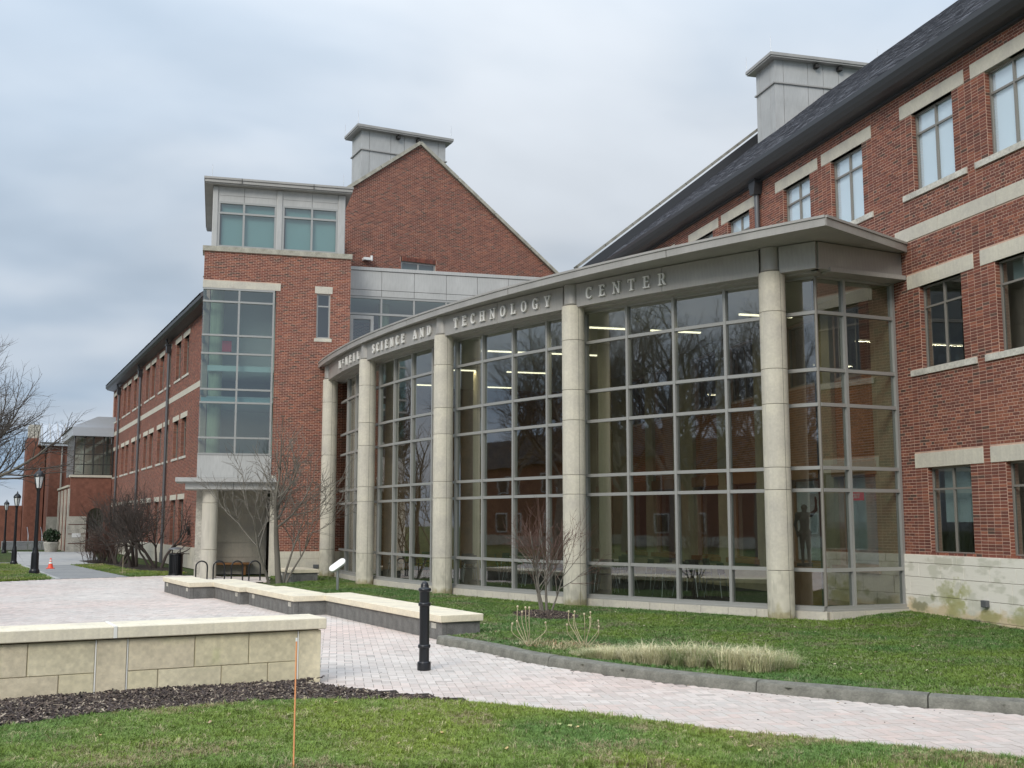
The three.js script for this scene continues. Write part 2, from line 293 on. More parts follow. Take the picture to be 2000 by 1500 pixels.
const EDGE = smooth([[1.3, -15.2], [1.83, -14.39], [2.72, -13.45], [3.42, -12.76], [4.33, -11.8], [5.1, -10.83], [5.65, -10.12], [6.55, -8.98], [7.6, -7.6], [9.4, -5.4], [10.6, -4.1]], 60);
// plaza and path pavers, laid in herringbone
const BU = [0.2308, 0.973], BV = [0.973, -0.2308]; // along and across the seat walls
const PLAZA = [...EDGE, ...KERB.slice().reverse().slice(1), [4.3, -20.4], [3.0, -27.2], [2.2, -30], [1.2, -34.2], [0.1, -37], [-0.2, -40.6], [1.9, -41.6], [2.15, -45], [-1.6, -47.4], [-3.61, -46.2], [-5.7, -45.4], [-7.44, -43.9], [-12, -42.2], [-16, -40], [-16, -20], [-9, -13.2], [1.3, -15.5]];
{
  const root = thing('plaza', undefined, undefined, [2, 0, -20], 0, undefined, 'structure');
  part(root, 'bedding', prismXZ(PLAZA, -0.06, 0.0), M.paver_bed);
  const L = 0.24, W = 0.12, J = 0.0065, turn = rad(-6), geo = uvm(new THREE.BoxGeometry(1, 1, 1)), list = [], r = RNG(11);
  const c = Math.cos(turn), s = Math.sin(turn), N = 260, q0 = new THREE.Quaternion().setFromAxisAngle(new THREE.Vector3(0, 1, 0), turn), q1 = q0.clone().multiply(new THREE.Quaternion().setFromAxisAngle(new THREE.Vector3(0, 1, 0), PI / 2));
  const put = (u, v, q) => {
    const x = 1 + u * c + v * s, z = -24 - u * s + v * c; if (!inPoly(PLAZA, x, z)) return;
    const p = new THREE.Vector3(x, -0.028 + (r() - 0.5) * 0.003, z), g = fbm(x * 0.35, z * 0.35, 2.2, 3), v1 = 0.9 + 0.2 * r(), red = clamp(0.35 + (g - 0.5) * 1.6 + (r() - 0.5) * 0.5);
    const worn = (0.9 + 0.2 * fbm(x * 0.9, z * 0.9, 8.8, 4)) * (r() < 0.04 ? 0.82 : 1), col = rgb((0.61 + 0.02 * red) * v1 * worn, (0.555 - 0.04 * red) * v1 * worn, (0.51 - 0.05 * red) * v1 * worn);
    list.push([new THREE.Matrix4().compose(p, q, new THREE.Vector3(L - J, 0.07, W - J)), col, p]);
  };
  // herringbone: stepped rows of alternately turned pavers (2:1)
  for (let i = -N; i < N; i++) for (let k = -90; k < 90; k++) {
    const bx = i * W + k * 2 * L, by = i * W; // horizontal paver occupies [bx, bx+L] x [by, by+W]
    put(bx + L / 2, by + W / 2, q0); put(bx - W / 2, by + L / 2, q1);
  }
  const shown = list.map((e, i) => [i, e[2].distanceTo(EYE)]).filter(([i]) => frustum.containsPoint(list[i][2]) && list[i][2].z > -14).sort((a, b) => a[1] - b[1]).slice(0, 300);
  const picked = new Set(shown.map(([i]) => i)), tones = Array.from({ length: 12 }, () => { const m = M.paver.clone(); const v = 0.92 + 0.18 * r(), red = r(); m.color = rgb((0.61 + 0.02 * red) * v, (0.555 - 0.04 * red) * v, (0.51 - 0.05 * red) * v); return m; });
  for (const i of picked) { const m = shade(new THREE.Mesh(geo, tones[Math.floor(hash3(i, 1, 9) * 12)])); m.name = 'paver'; list[i][0].decompose(m.position, m.quaternion, m.scale); m.position.sub(absOf.get(root)); root.add(m); }
  const rest = list.filter((_, i) => !picked.has(i));
  instanced(root, 'paver_field', geo, M.paver, rest.map((e) => e[0]), rest.map((e) => e[1]));
  lap('pavers');
}
function ribbon(line, a, b, y0, y1, from, to) { // a strip beside a polyline, offset a..b to its left
  const pos = [], P = []; const n = line.length;
  for (let i = 0; i < n; i++) { const [x, z] = line[i], [xa, za] = line[Math.max(0, i - 1)], [xb, zb] = line[Math.min(n - 1, i + 1)], l = Math.hypot(xb - xa, zb - za), nx = (zb - za) / l, nz = -(xb - xa) / l; P.push([[x + nx * a, z + nz * a], [x + nx * b, z + nz * b]]); }
  const ring = [...P.slice(from, to + 1).map((p) => p[0]), ...P.slice(from, to + 1).map((p) => p[1]).reverse()];
  return prismXZ(ring, y0, y1);
}
{ // kerb along the lawn, of cast lengths with a rounded front edge
  const root = thing('kerb', undefined, undefined, [KERB[0][0], 0, KERB[0][1]], 0, undefined, 'structure');
  const cuts = [0, 14, 31, 42, 60], prof = [[0, 0], [0.012, 0.1], [0.028, 0.132], [0.06, 0.148], [0.22, 0.15], [0.225, 0]];
  for (let c = 0; c + 1 < cuts.length; c++) {
    const pos = [], rows = [];
    for (let i = cuts[c]; i <= cuts[c + 1]; i++) {
      const k = i === cuts[c] && i ? 0.008 : i === cuts[c + 1] ? -0.008 : 0, [x, z] = KERB[i], [xa, za] = KERB[Math.max(0, i - 1)], [xb, zb] = KERB[Math.min(60, i + 1)], l = Math.hypot(xb - xa, zb - za), tx = (xb - xa) / l, tz = (zb - za) / l;
      const wob = (fbm(i * 0.3, c, 3, 2) - 0.5) * 0.008;
      rows.push(prof.map(([o, y]) => [x + tx * k + tz * o, y + (y > 0.1 ? wob : 0), z + tz * k - tx * o]));
    }
    const quad = (a, b, cc, d) => pos.push(...a, ...cc, ...b, ...a, ...d, ...cc);
    for (let i = 0; i + 1 < rows.length; i++) for (let j = 0; j + 1 < prof.length; j++) quad(rows[i][j], rows[i][j + 1], rows[i + 1][j + 1], rows[i + 1][j]);
    for (const [r, f] of [[rows[0], 1], [rows.at(-1), -1]]) for (let j = 1; j + 1 < prof.length; j++) f > 0 ? pos.push(...r[0], ...r[j], ...r[j + 1]) : pos.push(...r[0], ...r[j + 1], ...r[j]);
    const g = new THREE.BufferGeometry(); g.setAttribute('position', new THREE.Float32BufferAttribute(pos, 3));
    part(root, 'kerb_stone', uvm(toCreasedNormals(g, 0.6)), M.kerb);
  }
}
{
  const root = thing('path_edging', undefined, undefined, [EDGE[0][0], 0, EDGE[0][1]], 0, undefined, 'structure');
  for (let c = 0; c < 60; c += 6) part(root, 'edging_stone', ribbon(EDGE, -0.16, 0, -0.05, 0.014 + 0.004 * ((c / 6) % 2), c, c + 6), M.edging);
}
const kerbD = new Map(), kerbDist = (i, j) => { const k = i * 4096 + j; if (!kerbD.has(k)) { let d = 99; for (const [kx, kz] of KERB) d = Math.min(d, Math.hypot(i * 0.25 - kx, j * 0.25 - kz)); kerbD.set(k, d); } return kerbD.get(k); };
const lawnY = (x, z) => { const i = Math.floor(x * 4), j = Math.floor(z * 4), fx = x * 4 - i, fz = z * 4 - j, d = (kerbDist(i, j) * (1 - fx) + kerbDist(i + 1, j) * fx) * (1 - fz) + (kerbDist(i, j + 1) * (1 - fx) + kerbDist(i + 1, j + 1) * fx) * fz; return 0.02 + 0.095 * Math.exp(-d / 3.4) + 0.03 * (fbm(x * 0.25, z * 0.25, 6, 2) - 0.5) + 0.1 * sst(13, 15.4, x) * sst(-17, -22, z); };
const LAWN = [...KERB.map(([x, z], i) => { const [xa, za] = KERB[Math.max(0, i - 1)], [xb, zb] = KERB[Math.min(60, i + 1)], l = Math.hypot(xb - xa, zb - za); return [x + (zb - za) / l * 0.2, z - (xb - xa) / l * 0.2]; }), [15.4, -6], [15.4, -22.5], [12.8, -21.6], [11.9, -22.7], [9.2, -26.9], [6.9, -31.7], [5.2, -37.7], [4.3, -44.9], [2.2, -44.9], [2.3, -42.6], [3.4, -41], [1.0, -37.5], [1.6, -33.7], [2.5, -30.4], [3.3, -27.4], [4.7, -20.2], [4.3, -19.9]];
function lawnMesh(name, poly, yf, label) {
  const xs = poly.map((p) => p[0]), zs = poly.map((p) => p[1]), st = 0.35, x0 = Math.min(...xs), x1 = Math.max(...xs), z0 = Math.min(...zs), z1 = Math.max(...zs), pos = [];
  for (let x = x0 - st; x < x1 + st; x += st) for (let z = z0 - st; z < z1 + st; z += st) {
    const c = [[x, z], [x + st, z], [x + st, z + st], [x, z + st]]; const n = c.filter(([a, b]) => inPoly(poly, a, b)).length; if (n < 3 && !(n > 0 && inPoly(poly, x + st / 2, z + st / 2))) continue;
    const q = c.map(([a, b]) => [a, yf(a, b), b]); pos.push(...q[0], ...q[2], ...q[1], ...q[0], ...q[3], ...q[2]);
  }
  const g = new THREE.BufferGeometry(); g.setAttribute('position', new THREE.Float32BufferAttribute(pos, 3)); g.computeVertexNormals();
  return tag(part(scene, numbered(name), uvm(g), M.turf), undefined, undefined, undefined, 'structure');
}
lawnMesh('lawn', LAWN, (x, z) => lawnY(x, z) - 0.01);
const off = (line, d) => line.map(([x, z], i) => { const [xa, za] = line[Math.max(0, i - 1)], [xb, zb] = line[Math.min(line.length - 1, i + 1)], l = Math.hypot(xb - xa, zb - za); return [x + (zb - za) / l * d, z - (xb - xa) / l * d]; });
const EDGE_IN = off(EDGE, -0.17);
const BEDLINE = smooth([[-4.2, -12.0], [-2.07, -12.69], [-1.13, -13.16], [-0.16, -13.46], [0.89, -13.58], [1.5, -13.5], [2.05, -13.36], [2.62, -13.12]], 30);
const FRONT = [[-8, -9], ...BEDLINE, ...EDGE_IN.filter(([, z]) => z > -13.0), [9, -3], [-8, -3]];
const frontY = (x, z) => 0.03 + 0.05 * (fbm(x * 0.3, z * 0.3, 9, 3) - 0.5) + 0.25 * sst(-11, -4, z);
lawnMesh('lawn', FRONT, (x, z) => frontY(x, z) - 0.01);
// mulch bed below the planter wall
const WALL0 = [1.44, -15.42], WU = [-0.9744, 0.2249]; // right front corner of the planter wall and its run to the left
const BED = [...BEDLINE, ...EDGE_IN.filter(([, z]) => z < -13.0).reverse(), [WALL0[0] + 0.1, WALL0[1] + 0.02], [WALL0[0] + WU[0] * 7, WALL0[1] + WU[1] * 7], [-6.5, -12.2]];
const bedY = (x, z) => 0.035 + 0.05 * fbm(x * 1.3, z * 1.3, 4, 3);
{ const m = lawnMesh('mulch_bed', BED, bedY); m.material = M.soil; }
// far walks and lawns on the left
{
  const root = thing('sidewalk', undefined, undefined, [-8, 0, -62], 0, undefined, 'structure');
  part(root, 'asphalt_strip', prismXZ([[-5.63, -45.7], [-3.2, -46.6], [-7.0, -60.6], [-9.1, -60.2]], -0.02, 0.008), M.concrete_grey);
  part(root, 'concrete_slab', prismXZ([[-9.1, -60.2], [-6.9, -60.6], [-5.2, -62.4], [-6.2, -66.5], [-8.6, -87.2], [-14.6, -88.5], [-13.35, -84.9]], -0.02, 0.006), M.concrete);
  part(root, 'concrete_slab', prismXZ([[-5.63, -45.7], [-9.1, -60.2], [-13.4, -85], [-13.7, -85], [-9.4, -60.2], [-5.95, -45.6]], -0.02, 0.012), M.concrete);
  part(root, 'concrete_slab', prismXZ([[-22, -68.3], [-9.9, -64.2], [-10.1, -63.0], [-22, -66.8]], -0.02, 0.01), M.concrete);
  const r2 = thing('mulch_bed', undefined, undefined, [-2.5, 0, -55], 0, undefined, 'structure');
  part(r2, 'mulch', prismXZ([[-3.2, -51.5], [-1.1, -50], [-1.4, -53], [-6.4, -68], [-7.2, -66], [-5.6, -60.5]], -0.02, 0.03), M.soil);
}

// ------------------------------------------------------------------ the brick wing on the right
function makeChimney(parent, x0, x1, zf, zb, y0, yt) {
  const g = (n, a, m) => part(parent, n, a, m);
  g('chimney_core', boxG(x0 + 0.03, x1 - 0.03, y0, yt, zb + 0.03, zf - 0.03), M.joint);
  const xs = [x0, x0 + (x1 - x0) * 0.09, x0 + (x1 - x0) * 0.34, x0 + (x1 - x0) * 0.5, x0 + (x1 - x0) * 0.66, x1 - (x1 - x0) * 0.09, x1], ys = [y0, yt - 1.0, yt], e = 0.009;
  for (let j = 0; j < 2; j++) {
    for (let i = 0; i + 1 < xs.length; i++) { g('chimney_panel', boxG(xs[i] + (i ? e : 0), xs[i + 1] - (i + 2 < xs.length ? e : 0), ys[j], ys[j + 1] - (j ? 0 : 0.05), zf - 0.05, zf), M.panel); }
    const zs = [zb, zb + (zf - zb) * 0.2, zf - (zf - zb) * 0.25, zf - 0.052];
    for (let i = 0; i < 3; i++) for (const [a, b] of [[x0, x0 + 0.05], [x1 - 0.05, x1]]) g('chimney_panel', boxG(a, b, ys[j], ys[j + 1] - (j ? 0 : 0.05), zs[i] + (i ? e : 0), zs[i + 1] - (i < 2 ? e : 0)), M.panel);
  }
  g('chimney_ledge', boxG(x0 - 0.07, x1 + 0.07, yt - 1.06, yt - 1.0, zb - 0.07, zf + 0.07), M.fascia);
  g('chimney_roof', merge([boxG(x0 - 0.3, x1 + 0.3, yt, yt + 0.07, zb - 0.3, zf + 0.3), boxG(x0 - 0.34, x1 + 0.34, yt + 0.07, yt + 0.2, zb - 0.34, zf + 0.34)]), M.fascia);
  for (const k of [0.42, 0.66]) g('floodlight', merge([boxG(x0 + (x1 - x0) * k - 0.09, x0 + (x1 - x0) * k + 0.09, yt - 0.22, yt - 0.06, zf, zf + 0.22), cylG(0.03, 0.03, yt - 0.08, yt + 0.01, x0 + (x1 - x0) * k, zf + 0.1, 8)]), M.joint);
  for (const [a, b] of [[x0 - 0.3, zf + 0.3], [x0 - 0.3, zb - 0.3], [x1 + 0.2, zf + 0.3]]) g('lightning_rod', cylG(0.014, 0.008, yt + 0.2, yt + 0.9, a, b, 6), M.steel);
}
function downspout(parent, x, y0, y1, z, side = -1) {
  const d = part(parent, 'downspout', merge([cylG(0.075, 0.075, y0 + 0.5, y1 - 0.5, x + side * 0.11, z, 12), cylG(0.1, 0.1, y0, y0 + 0.55, x + side * 0.11, z, 12)]), M.downspout);
  const gx = x + side * 0.14, head = [[-0.2, 0], [0.2, 0], [0.2, -0.1], [0.12, -0.42], [-0.12, -0.42], [-0.2, -0.1]];
  const h = prismXY(head, [], -0.13, 0.13).rotateY(PI / 2).translate(gx, y1 - 0.1, z);
  const m = shade(new THREE.Mesh(merge([h, boxG(gx - 0.17, gx + 0.17, y1 - 0.12, y1 - 0.06, z - 0.24, z + 0.24), tubeG([[gx - 0.1, y1 + 0.35, z], [gx - 0.12, y1 + 0.15, z], [gx - 0.03, y1 - 0.1, z]], 0.06).toNonIndexed()]), M.gutter)); m.name = 'leader_head'; d.add(m);
}
function slates(parent, x0, y0, x1, y1, z0, z1, seed) { // courses from eave (x0, y0) to ridge (x1, y1)
  const r = RNG(seed), dx = x1 - x0, dy = y1 - y0, L = Math.hypot(dx, dy), t = new THREE.Vector3(dx / L, dy / L, 0), n = new THREE.Vector3(dx > 0 ? -dy / L : dy / L, Math.abs(dx) / L, 0), list = [], cols = [], geo = uvm(new THREE.BoxGeometry(1, 1, 1));
  for (let k = 0; k * 0.24 < L; k++) for (let z = z0 - (k % 2) * 0.15; z < z1; z += 0.3) {
    const tilt = 0.045 + (r() - 0.5) * 0.03, q = new THREE.Quaternion().setFromRotationMatrix(new THREE.Matrix4().makeBasis(t, n, new THREE.Vector3().crossVectors(t, n))).multiply(new THREE.Quaternion().setFromAxisAngle(new THREE.Vector3(0, 0, 1), -tilt));
    const za = Math.max(z, z0), zb = Math.min(z + 0.3, z1); if (zb - za < 0.05) continue;
    const s = k * 0.24 + 0.14 + (r() - 0.5) * 0.02, p = new THREE.Vector3(x0, y0, (za + zb) / 2).addScaledVector(t, s).addScaledVector(n, 0.018 + r() * 0.008), v = 0.7 + 0.7 * r();
    list.push(new THREE.Matrix4().compose(p, q, new THREE.Vector3(0.4, 0.014 + r() * 0.01, zb - za - 0.006))); cols.push(rgb(0.115 * v, 0.12 * v, 0.14 * v));
  }
  return instanced(parent, 'slate_courses', geo, M.slate, list, cols);
}
const RX = 15.4; // plane of the right wing's front
{
  const Z0 = -44.2, Z1 = -6, F = frameOf(RX, 0, Z0, -PI / 2), U = (z) => z - Z0, turn = -PI / 2, GZ = -22.56;
  const root = thing('brick_building', 'red brick wing with slate roof and pale stone lintels, joining the curved glass front', 'building', [RX, 0, -20]);
  const centers = [-12.1, -14.65, -18.2, -20.75, -24.27, -26.8, -30.35, -32.9, -36.4, -38.95, -42.45], HW = 0.735, open = [], list = [];
  for (const c of centers) {
    open.push([U(c - HW), U(c + HW), 9.73, 11.6, 3]);
    if (c > GZ) open.push([U(c - HW), U(c + HW), 5.6, 7.5, 2], [U(c - HW), U(c + HW), 1.47, 3.37, 1]);
    else open.push([U(c - HW - 0.1), U(c + HW + 0.1), 1.08, 3.5, 0], [U(c - HW - 0.1), U(c + HW + 0.1), 5.85, 7.55, 0]);
  }
  part(root, 'wall', prismXY([[0, 0], [U(Z1), 0], [U(Z1), 12.5], [0, 12.5]], open.map((o) => o.slice(0, 4)), -0.3, 0).applyMatrix4(F), M.mortar);
  const lint = [], sills = [];
  for (const o of open) {
    if (!o[4]) continue;
    const [a, b, y0, y1, fl] = o;
    lint.push([a - 0.43, b + 0.43, y1, y1 + 0.33]); if (fl > 1) sills.push([a - 0.4, b + 0.4, y0 - 0.14, y0]);
    part(root, 'lintel', rboxG(a - 0.43, b + 0.43, y1, y1 + 0.325, -0.2, 0.016, 0.006).applyMatrix4(F), M.limestone);
    if (fl > 1) part(root, 'sill', rboxG(a - 0.4, b + 0.4, y0 - 0.135, y0 + 0.004, -0.2, 0.045, 0.006).applyMatrix4(F), M.limestone_grey);
    makeWindow(root, F, turn, a, b, y0, y1, { blind: fl === 3 ? 0.97 : fl === 1 ? 0.64 : [0.2, 0.22, 0, 0.3][Math.floor(Math.abs(a)) % 4], blindMat: fl === 3 ? M.blind_pale : M.blind, glass: fl === 3 ? M.glass_clear : M.glass_window, near: fl === 3 });
    // brick returns of the opening
    layBricks(new THREE.Matrix4().multiplyMatrices(F, frameOf(a, 0, -0.2, PI / 2).multiply(new THREE.Matrix4().makeTranslation(-0.2, 0, 0))), y0, y1, () => [0, 0.2], [], 70 + Math.floor(a * 10), list, { length: 0.4, proud: 0.006 });
    layBricks(new THREE.Matrix4().multiplyMatrices(F, frameOf(b, 0, 0, -PI / 2).multiply(new THREE.Matrix4().makeTranslation(-0.2, 0, 0))), y0, y1, () => [0, 0.2], [], 71 + Math.floor(a * 10), list, { length: 0.4, proud: 0.006 });
  }
  const gaps = [...open.map((o) => o.slice(0, 4)), ...lint, ...sills, [U(-22.3), U(Z1), 8.63, 8.96], [0, U(GZ), 0, 8.4]];
  const cuts = [...new Set(open.filter((o) => o[4]).flatMap((o) => [o[0] - 0.43, o[0] - 0.22, o[1] + 0.22, o[1] + 0.43].map((v) => +v.toFixed(3))))].sort((a, b) => a - b);
  layBricks(F, 1.43, 12.45, () => [0, U(Z1)], gaps, 21, list, { cuts, flemish: (x) => centers.some((c) => Math.abs(x - U(c)) < HW + 0.3) });
  placeBricks(root, list, 300);
  // stone band between the storeys
  for (let a = U(-22.3), i = 0; a < U(Z1); i++) { const b = Math.min(a + [1.62, 1.9, 1.75][i % 3], U(Z1)); part(root, 'band_stone', rboxG(a + 0.004, b - 0.004, 8.635, 8.955, -0.1, 0.018, 0.006).applyMatrix4(F), M.limestone); a = b; }
  // stone base of separate blocks, with moss and damp stains
  const st = document.createElement('canvas'); st.width = 1024; st.height = 512; const cx = st.getContext('2d'); cx.fillStyle = 'rgb(226,222,212)'; cx.fillRect(0, 0, 1024, 512);
  { // canvas covers z -22.6..-15.6 (7 m) and y 0..1.5 m (v up)
    const r = RNG(5), img = cx.getImageData(0, 0, 1024, 512);
    for (let j = 0; j < 512; j++) for (let i = 0; i < 1024; i++) {
      const z = -22.6 + i / 1024 * 7, y = (1 - j / 512) * 1.5, k = (j * 1024 + i) * 4; let c = [222, 219, 209]; const n = fbm(i / 60, j / 60, 3, 5), n2 = fbm(i / 14, j / 30, 7, 3);
      const mixc = (q, a) => { c = c.map((v, s) => v + (q[s] - v) * clamp(a)); };
      mixc([176, 176, 160], sst(0.5, 0.72, n) * 0.5); mixc([196, 176, 138], sst(0.42, 0.2, y + (n - 0.5) * 0.5) * 0.75);
      const spot = (zc, yc, sz, sy, q, a) => { const d = Math.hypot((z - zc) / sz, (y - yc) / sy) + (n - 0.5) * 1.5 + (n2 - 0.5) * 0.9; mixc(q, sst(1.15, 0.35, d) * a * 0.85); };
      spot(-20.62, 0.42, 0.34, 0.42, [150, 152, 96], 0.8); spot(-20.95, 0.62, 0.3, 0.26, [140, 142, 96], 0.6); spot(-20.35, 0.7, 0.26, 0.16, [150, 152, 98], 0.6);
      spot(-21.9, 0.3, 0.3, 0.16, [118, 120, 92], 0.8); spot(-21.45, 0.48, 0.16, 0.1, [124, 128, 92], 0.7); spot(-19.6, 0.22, 0.4, 0.2, [140, 140, 84], 0.7); spot(-18.7, 0.3, 0.35, 0.2, [138, 142, 90], 0.65);
      spot(-20.2, 0.06, 0.9, 0.1, [120, 122, 108], 0.8); spot(-21.0, 1.28, 0.5, 0.14, [170, 168, 150], 0.6); spot(-17.2, 0.4, 0.6, 0.3, [142, 144, 92], 0.6);
      img.data[k] = c[0]; img.data[k + 1] = c[1]; img.data[k + 2] = c[2];
    }
    cx.putImageData(img, 0, 0);
  }
  const stT = new THREE.CanvasTexture(st); stT.colorSpace = THREE.SRGBColorSpace; stT.wrapS = THREE.MirroredRepeatWrapping; stT.wrapT = THREE.ClampToEdgeWrapping;
  const baseMat = new THREE.MeshStandardMaterial({ name: 'base_stone', map: stT, color: rgb(0.98, 0.97, 0.96), roughness: 0.9, bumpMap: rep(T.grain, 0.8), bumpScale: 0.003 });
  const wallUV = (g) => { const p = g.attributes.position, uv = new Float32Array(p.count * 2); for (let i = 0; i < p.count; i++) { uv[2 * i] = (p.getZ(i) + 22.6) / 7; uv[2 * i + 1] = p.getY(i) / 1.5; } g.setAttribute('uv', new THREE.BufferAttribute(uv, 2)); return g; };
  const courses = [[-0.15, 0.12], [0.12, 0.53], [0.53, 0.93], [0.93, 1.24], [1.24, 1.43]], wid = [0.62, 0.82, 0.8, 0.82, 1.5];
  courses.forEach(([a, b], k) => { for (let u = U(GZ) + 0.01, i = 0; u < U(Z1); i++) { const w = i ? wid[k] * (0.9 + 0.25 * hash3(k, i, 2)) : wid[k] * [0.5, 1, 0.4, 0.8, 0.35][k], e = Math.min(u + w, U(Z1)); part(root, 'base_block', wallUV(rboxG(u + 0.004, e - 0.004, a + 0.004, b - 0.004, -0.1, 0.05 + (hash3(i, k, 4) - 0.5) * 0.006, 0.006).applyMatrix4(F)), baseMat); u = e; } });
  part(root, 'outlet_box', rboxG(U(-19.75), U(-19.58), 0.42, 0.56, 0.05, 0.14, 0.01).applyMatrix4(F), M.downspout);
  // gutter, roof, gable coping
  const gut = prismXY([[15.4, 12.62], [15.38, 12.56], [14.9, 12.56], [14.86, 12.62], [14.83, 12.62], [14.83, 12.5], [14.88, 12.38], [14.98, 12.3], [15.12, 12.26], [15.3, 12.26], [15.3, 12.2], [15.4, 12.2]], [], Z0, Z1);
  part(root, 'gutter', gut, M.gutter);
  part(root, 'roof', prismXY([[14.95, 12.58], [25.05, 20.6], [35.15, 12.58], [35.15, 12.4], [25.05, 20.4], [14.95, 12.4]], [], Z0, Z1), M.roof_under);
  slates(root, 14.95, 12.6, 25.05, 20.62, Z0, Z1, 33);
  part(root, 'gable_parapet', prismXY([[14.9, 12.3], [14.9, 13.05], [25.05, 21.1], [35.2, 13.05], [35.2, 12.3], [25.05, 20.3]], [], Z0 - 0.42, Z0 - 0.003), M.gutter);
  for (let i = 0; i < 8; i++) { const f = (t) => [14.75 + 10.3 * t, 13.0 + 8.17 * t + 0.1, Z0 - 0.21]; part(root, 'coping_stone', beamG(f(i / 8 + 0.001), f((i + 1) / 8 - 0.001), 0.5, 0.12), M.coping); }
  part(root, 'end_wall', prismXY([[15.4, 0], [35, 0], [35, 12.5], [25.05, 20.3], [15.4, 12.6]], [], Z0 - 0.4, Z0 - 0.05), M.mortar);
  part(root, 'back_wall', boxG(34.7, 35, 0, 12.5, Z0, Z1), M.mortar);
  part(root, 'end_wall', prismXY([[15.4, 0], [35, 0], [35, 12.5], [25.05, 20.3], [15.4, 12.6]], [], Z1, Z1 + 0.3), M.mortar);
  for (const y of [0.1, 4.35, 8.5, 12.2]) part(root, 'floor_slab', boxG(RX + 0.3, 34.7, y - 0.25, y, Z0, Z1), M.plaster);
  part(root, 'room_wall', boxG(19.4, 19.6, 0.1, 12.2, Z0, Z1), M.dark_room);
  downspout(root, RX, 8.4, 12.35, -28.9);
  makeChimney(root, 22.65, 27.35, -40.9, -42.55, 17.5, 21.95);
  // inside face behind the glass: plaster piers with brick infill and display windows
  const Fi = F, uE = U(GZ);
  part(root, 'inner_wall', prismXY([[0, 0.2], [uE - 0.02, 0.2], [uE - 0.02, 7.9], [0, 7.9]], centers.filter((c) => c < GZ && c > -44).map((c) => [U(c) - 0.93, U(c) + 0.93, 0.95, 7.6]), 0.0, 0.12).applyMatrix4(Fi), M.cream);
  const inner = [];
  for (const c of centers.filter((c) => c < GZ)) {
    layBricks(frameOf(RX, 0, Z0, turn), 3.62, 5.85, () => [U(c) - 0.93, U(c) + 0.93], [], 300 + Math.floor(-c), inner, { warmLit: true });
    part(root, 'wood_sill', boxG(U(c) - 1.02, U(c) + 1.02, 0.94, 1.08, -0.1, 0.2).applyMatrix4(Fi), M.wood);
    part(root, 'wood_head', boxG(U(c) - 0.98, U(c) + 0.98, 3.3, 3.62, -0.1, 0.16).applyMatrix4(Fi), M.wood);
    makeWindow(root, F, turn, U(c) - 0.82, U(c) + 0.82, 1.08, 3.3, { split: 0, cols: 1, recess: 0.12, frame: M.wood, glass: M.glass_clear, blind: c > -27.5 ? 0.97 : 0, blindMat: M.blind_pale, near: true });  // pale blinds by the figure added as a bright backdrop, standing for lit glass
    makeWindow(root, F, turn, U(c) - 0.82, U(c) + 0.82, 5.87, 7.55, { split: 0, recess: 0.12 });
  }
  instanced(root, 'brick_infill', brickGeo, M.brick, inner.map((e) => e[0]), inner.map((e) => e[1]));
}
lap('right wing');

